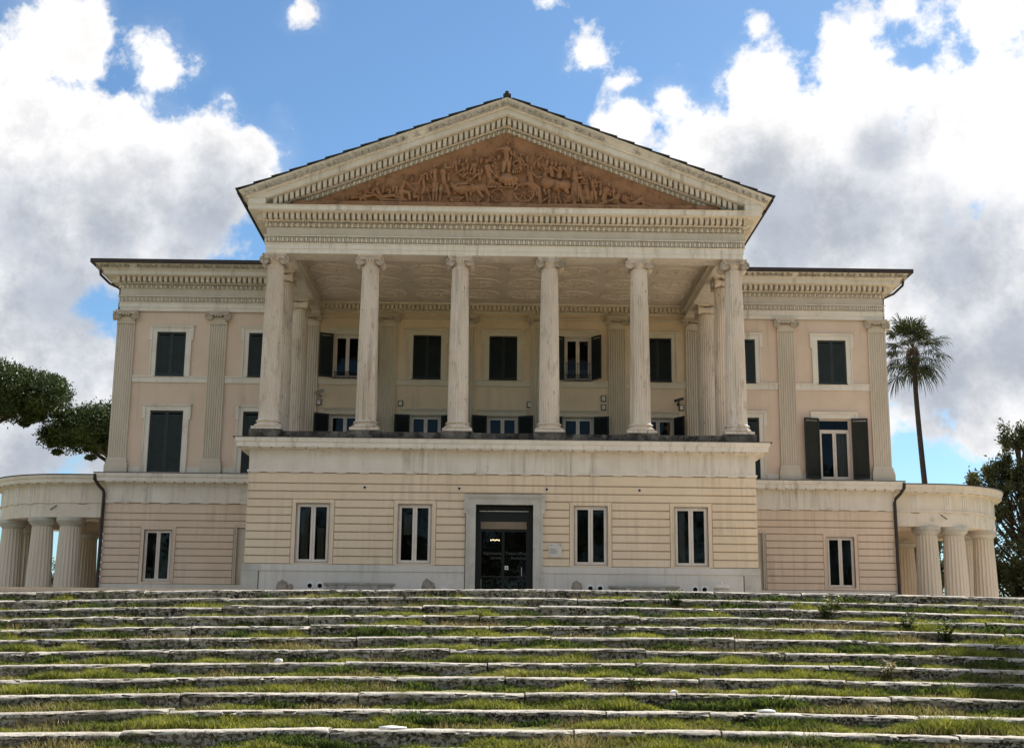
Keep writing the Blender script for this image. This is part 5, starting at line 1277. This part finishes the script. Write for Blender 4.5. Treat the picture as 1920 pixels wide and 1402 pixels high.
def palm(x, y, h, r, label):
    t = empty('fan_palm', (x, y, 0)); tag(t, label, 'palm tree'); g = random.Random(4)
    top = Vector((-.35, 0, h)); m = MB(); P = [Vector((.9*(1-k/10)**1.6-.35+.0, 0, h*k/10)) for k in range(11)]; m.tube(P, [.20-.007*k for k in range(11)], 12)
    m.build('trunk', M['palm_bark'], t, True)
    V = []; st = MB(); D = []
    for k in range(38):
        a = 2.399*k; f = k/37; el = R(82-125*f+g.uniform(-8, 8)); ln = r*g.uniform(.36, .62); d = Vector((math.cos(a)*math.cos(el), math.sin(a)*math.cos(el), math.sin(el)))
        b = top+Vector((0, 0, .1-.5*f)); e = b+d*ln-Vector((0, 0, .08*ln)); st.tube([b, b.lerp(e, .5)+Vector((0, 0, .04)), e], [.03, .02, .012], 4)
        side = d.cross(Vector((0, 0, 1))); side = side.normalized() if side.length > .05 else Vector((1, 0, 0)); fan = r*g.uniform(.36, .50); nrm_ = side.cross(d)
        for j in range(29):
            th = R(-105+7.5*j); dr = (d*math.cos(th)+side*math.sin(th)+nrm_*.12*g.uniform(-1, 1)).normalized(); L1 = fan*(.62+.38*math.cos(th*.7))*g.uniform(.85, 1.1)
            w = .032; q1 = e+dr*L1*.55; droop = Vector((0, 0, -1))*L1*(.10+.18*f+.12*g.random()); q2 = e+dr*L1*.88+droop*.7; q3 = e+dr*L1+droop*1.5
            wv = dr.cross(nrm_).normalized()*w; V.append((tuple(e), tuple(q1+wv), tuple(q1-wv), tuple(e))); V.append((tuple(q1-wv), tuple(q1+wv), tuple(q2+wv*.7), tuple(q2-wv*.7))); V.append((tuple(q2-wv*.7), tuple(q2+wv*.7), tuple(q3+wv*.1), tuple(q3-wv*.1)))
    V = [v for v in V]
    tri = [(v[0], v[1], v[2], ((v[0][0]+v[2][0])/2, (v[0][1]+v[2][1])/2, (v[0][2]+v[2][2])/2)) if v[0] == v[3] else v for v in V]
    put('crown', fast_mesh('crown', np.array(tri), 4, M['palm']), t); st.build('leaf_stalks', M['palm_dead'], t)
    for k in range(420):   # skirt of dry fronds round the neck
        a = g.uniform(0, 6.28); z = g.uniform(-1.15, -.1); rr = .26+.22*(1-abs(z+.45)); p = top+Vector((math.cos(a)*rr*.6, math.sin(a)*rr*.6, z+.25)); q2 = p+Vector((math.cos(a)*.16, math.sin(a)*.16, -.35)); w = Vector((-math.sin(a), math.cos(a), 0))*.025
        D.append((tuple(p-w), tuple(p+w), tuple(q2+w*.4), tuple(q2-w*.4)))
    put('dry_skirt', fast_mesh('dry_skirt', np.array(D), 4, M['palm_dead']), t)
palm(24.6, 75, 16.6, 2.5, 'tall slender fan palm with a shaggy crown rising behind the right wing')

def broadleaf(name, x, y, label, blobs, seed, n, per, size, mt='oak', trunk=True, group=None):
    t = empty(name, (x, y, 0)); tag(t, label, 'tree', group); g = random.Random(seed); cl = []
    tot = sum(b[3]*b[5] for b in blobs)
    m = MB()
    for b in blobs:
        for k in range(max(3, int(n*b[3]*b[5]/tot))):
            d = Vector((g.gauss(0, 1), g.gauss(0, 1), g.gauss(0, 1))).normalized()*g.uniform(.35, 1)**.5; s = g.uniform(.22, .5)
            c = (b[0]+d.x*b[3], b[1]+d.y*b[4], b[2]+d.z*b[5]); cl.append((*c, s, s, s*g.uniform(.8, 1.5)))
            if g.random() < .3: m.tube([(b[0]*.3, b[1]*.3, max(.5, c[2]-2.0)), (c[0]*.7, c[1]*.7, c[2]-.7), c], [.07, .04, .012], 5)
    leaf_cloud('crown', cl, per, size, .42, mt, t, seed, .3, .35)
    if trunk: m.tube([(0, 0, -.1), (.1, 0, 2), (0, .1, max(b[2] for b in blobs))], [.28, .2, .06], 8)
    m.build('trunk', M['bark'], t, True)
broadleaf('leafy_tree', 26.4, 66, 'dense small leaved evergreen tree at the right frame edge beyond the colonnade',
    [(0, 0, 5.0, 3.2, 2.6, 3.8), (.3, 0, 8.6, 1.5, 1.3, 1.7), (-1.6, 0, 7.2, 1.1, 1.0, 1.5), (1.8, 0, 9.6, 1.1, 1.1, 1.6), (-.2, 0, 10.0, .5, .5, .8), (-2.7, 0, 6.4, .6, .6, .9), (2.2, 0, 4.5, 2.6, 2.2, 4), (-1.4, 0, 1.9, 2.2, 1.8, 1.9)], 31, 620, 130, .19)
broadleaf('leafy_tree', 22.3, 68, 'dark drooping tree seen between the columns of the right colonnade', [(0, 0, 2.4, 1.7, 1.3, 2.6), (.3, 0, 3.9, 1.0, 1.0, 1.2)], 33, 70, 130, .2)
broadleaf('shrub', -19.4, 66, 'dark shrub seen between the left wing and the nearest colonnade column', [(0, 0, 1.1, 1.1, .9, 1.5), (.3, 0, 2.3, .4, .4, .5)], 35, 46, 120, .16, trunk=False)
broadleaf('shrub', -22.0, 66, 'dark shrub seen between the two front columns of the left colonnade', [(0, 0, 1.2, 1.0, .9, 1.5), (-.2, 0, 2.6, .5, .4, .6)], 36, 46, 120, .16, trunk=False)
broadleaf('shrub', 30.5, 72, 'big dark evergreen shrub low at the right frame edge behind the leafy tree', [(0, 0, 2.5, 3, 2, 3)], 39, 90, 120, .2, trunk=False)

broadleaf('leafy_tree', 13.7, 27.8, 'slim evergreen tree standing right of the stairs and shading their right end', [(0, 0, 11.0, 1.1, 1.1, 1.5), (.5, .3, 9.6, .8, .8, .9)], 51, 60, 120, .2)
# park trees across the lawn opposite the villa (they show in its window panes)
g = np.random.RandomState(9); cl = []
for k in range(230):
    x = g.uniform(-75, 75); h = 9+5*mnoise.noise((x*.06, 1, 0))+7*g.rand(); cl.append((x, -52+g.uniform(-6, 6), h*1.6*g.uniform(.2, 1.0), 3.6, 2.6, 3.4))
t = empty('park_trees', (0, 0, -2.4)); tag(t, 'dark mass of park trees across the lawn opposite the villa', 'trees'); t['kind'] = 'stuff'
leaf_cloud('foliage', cl, 110, 1.0, .6, 'oak', t, 77, .3, .3)
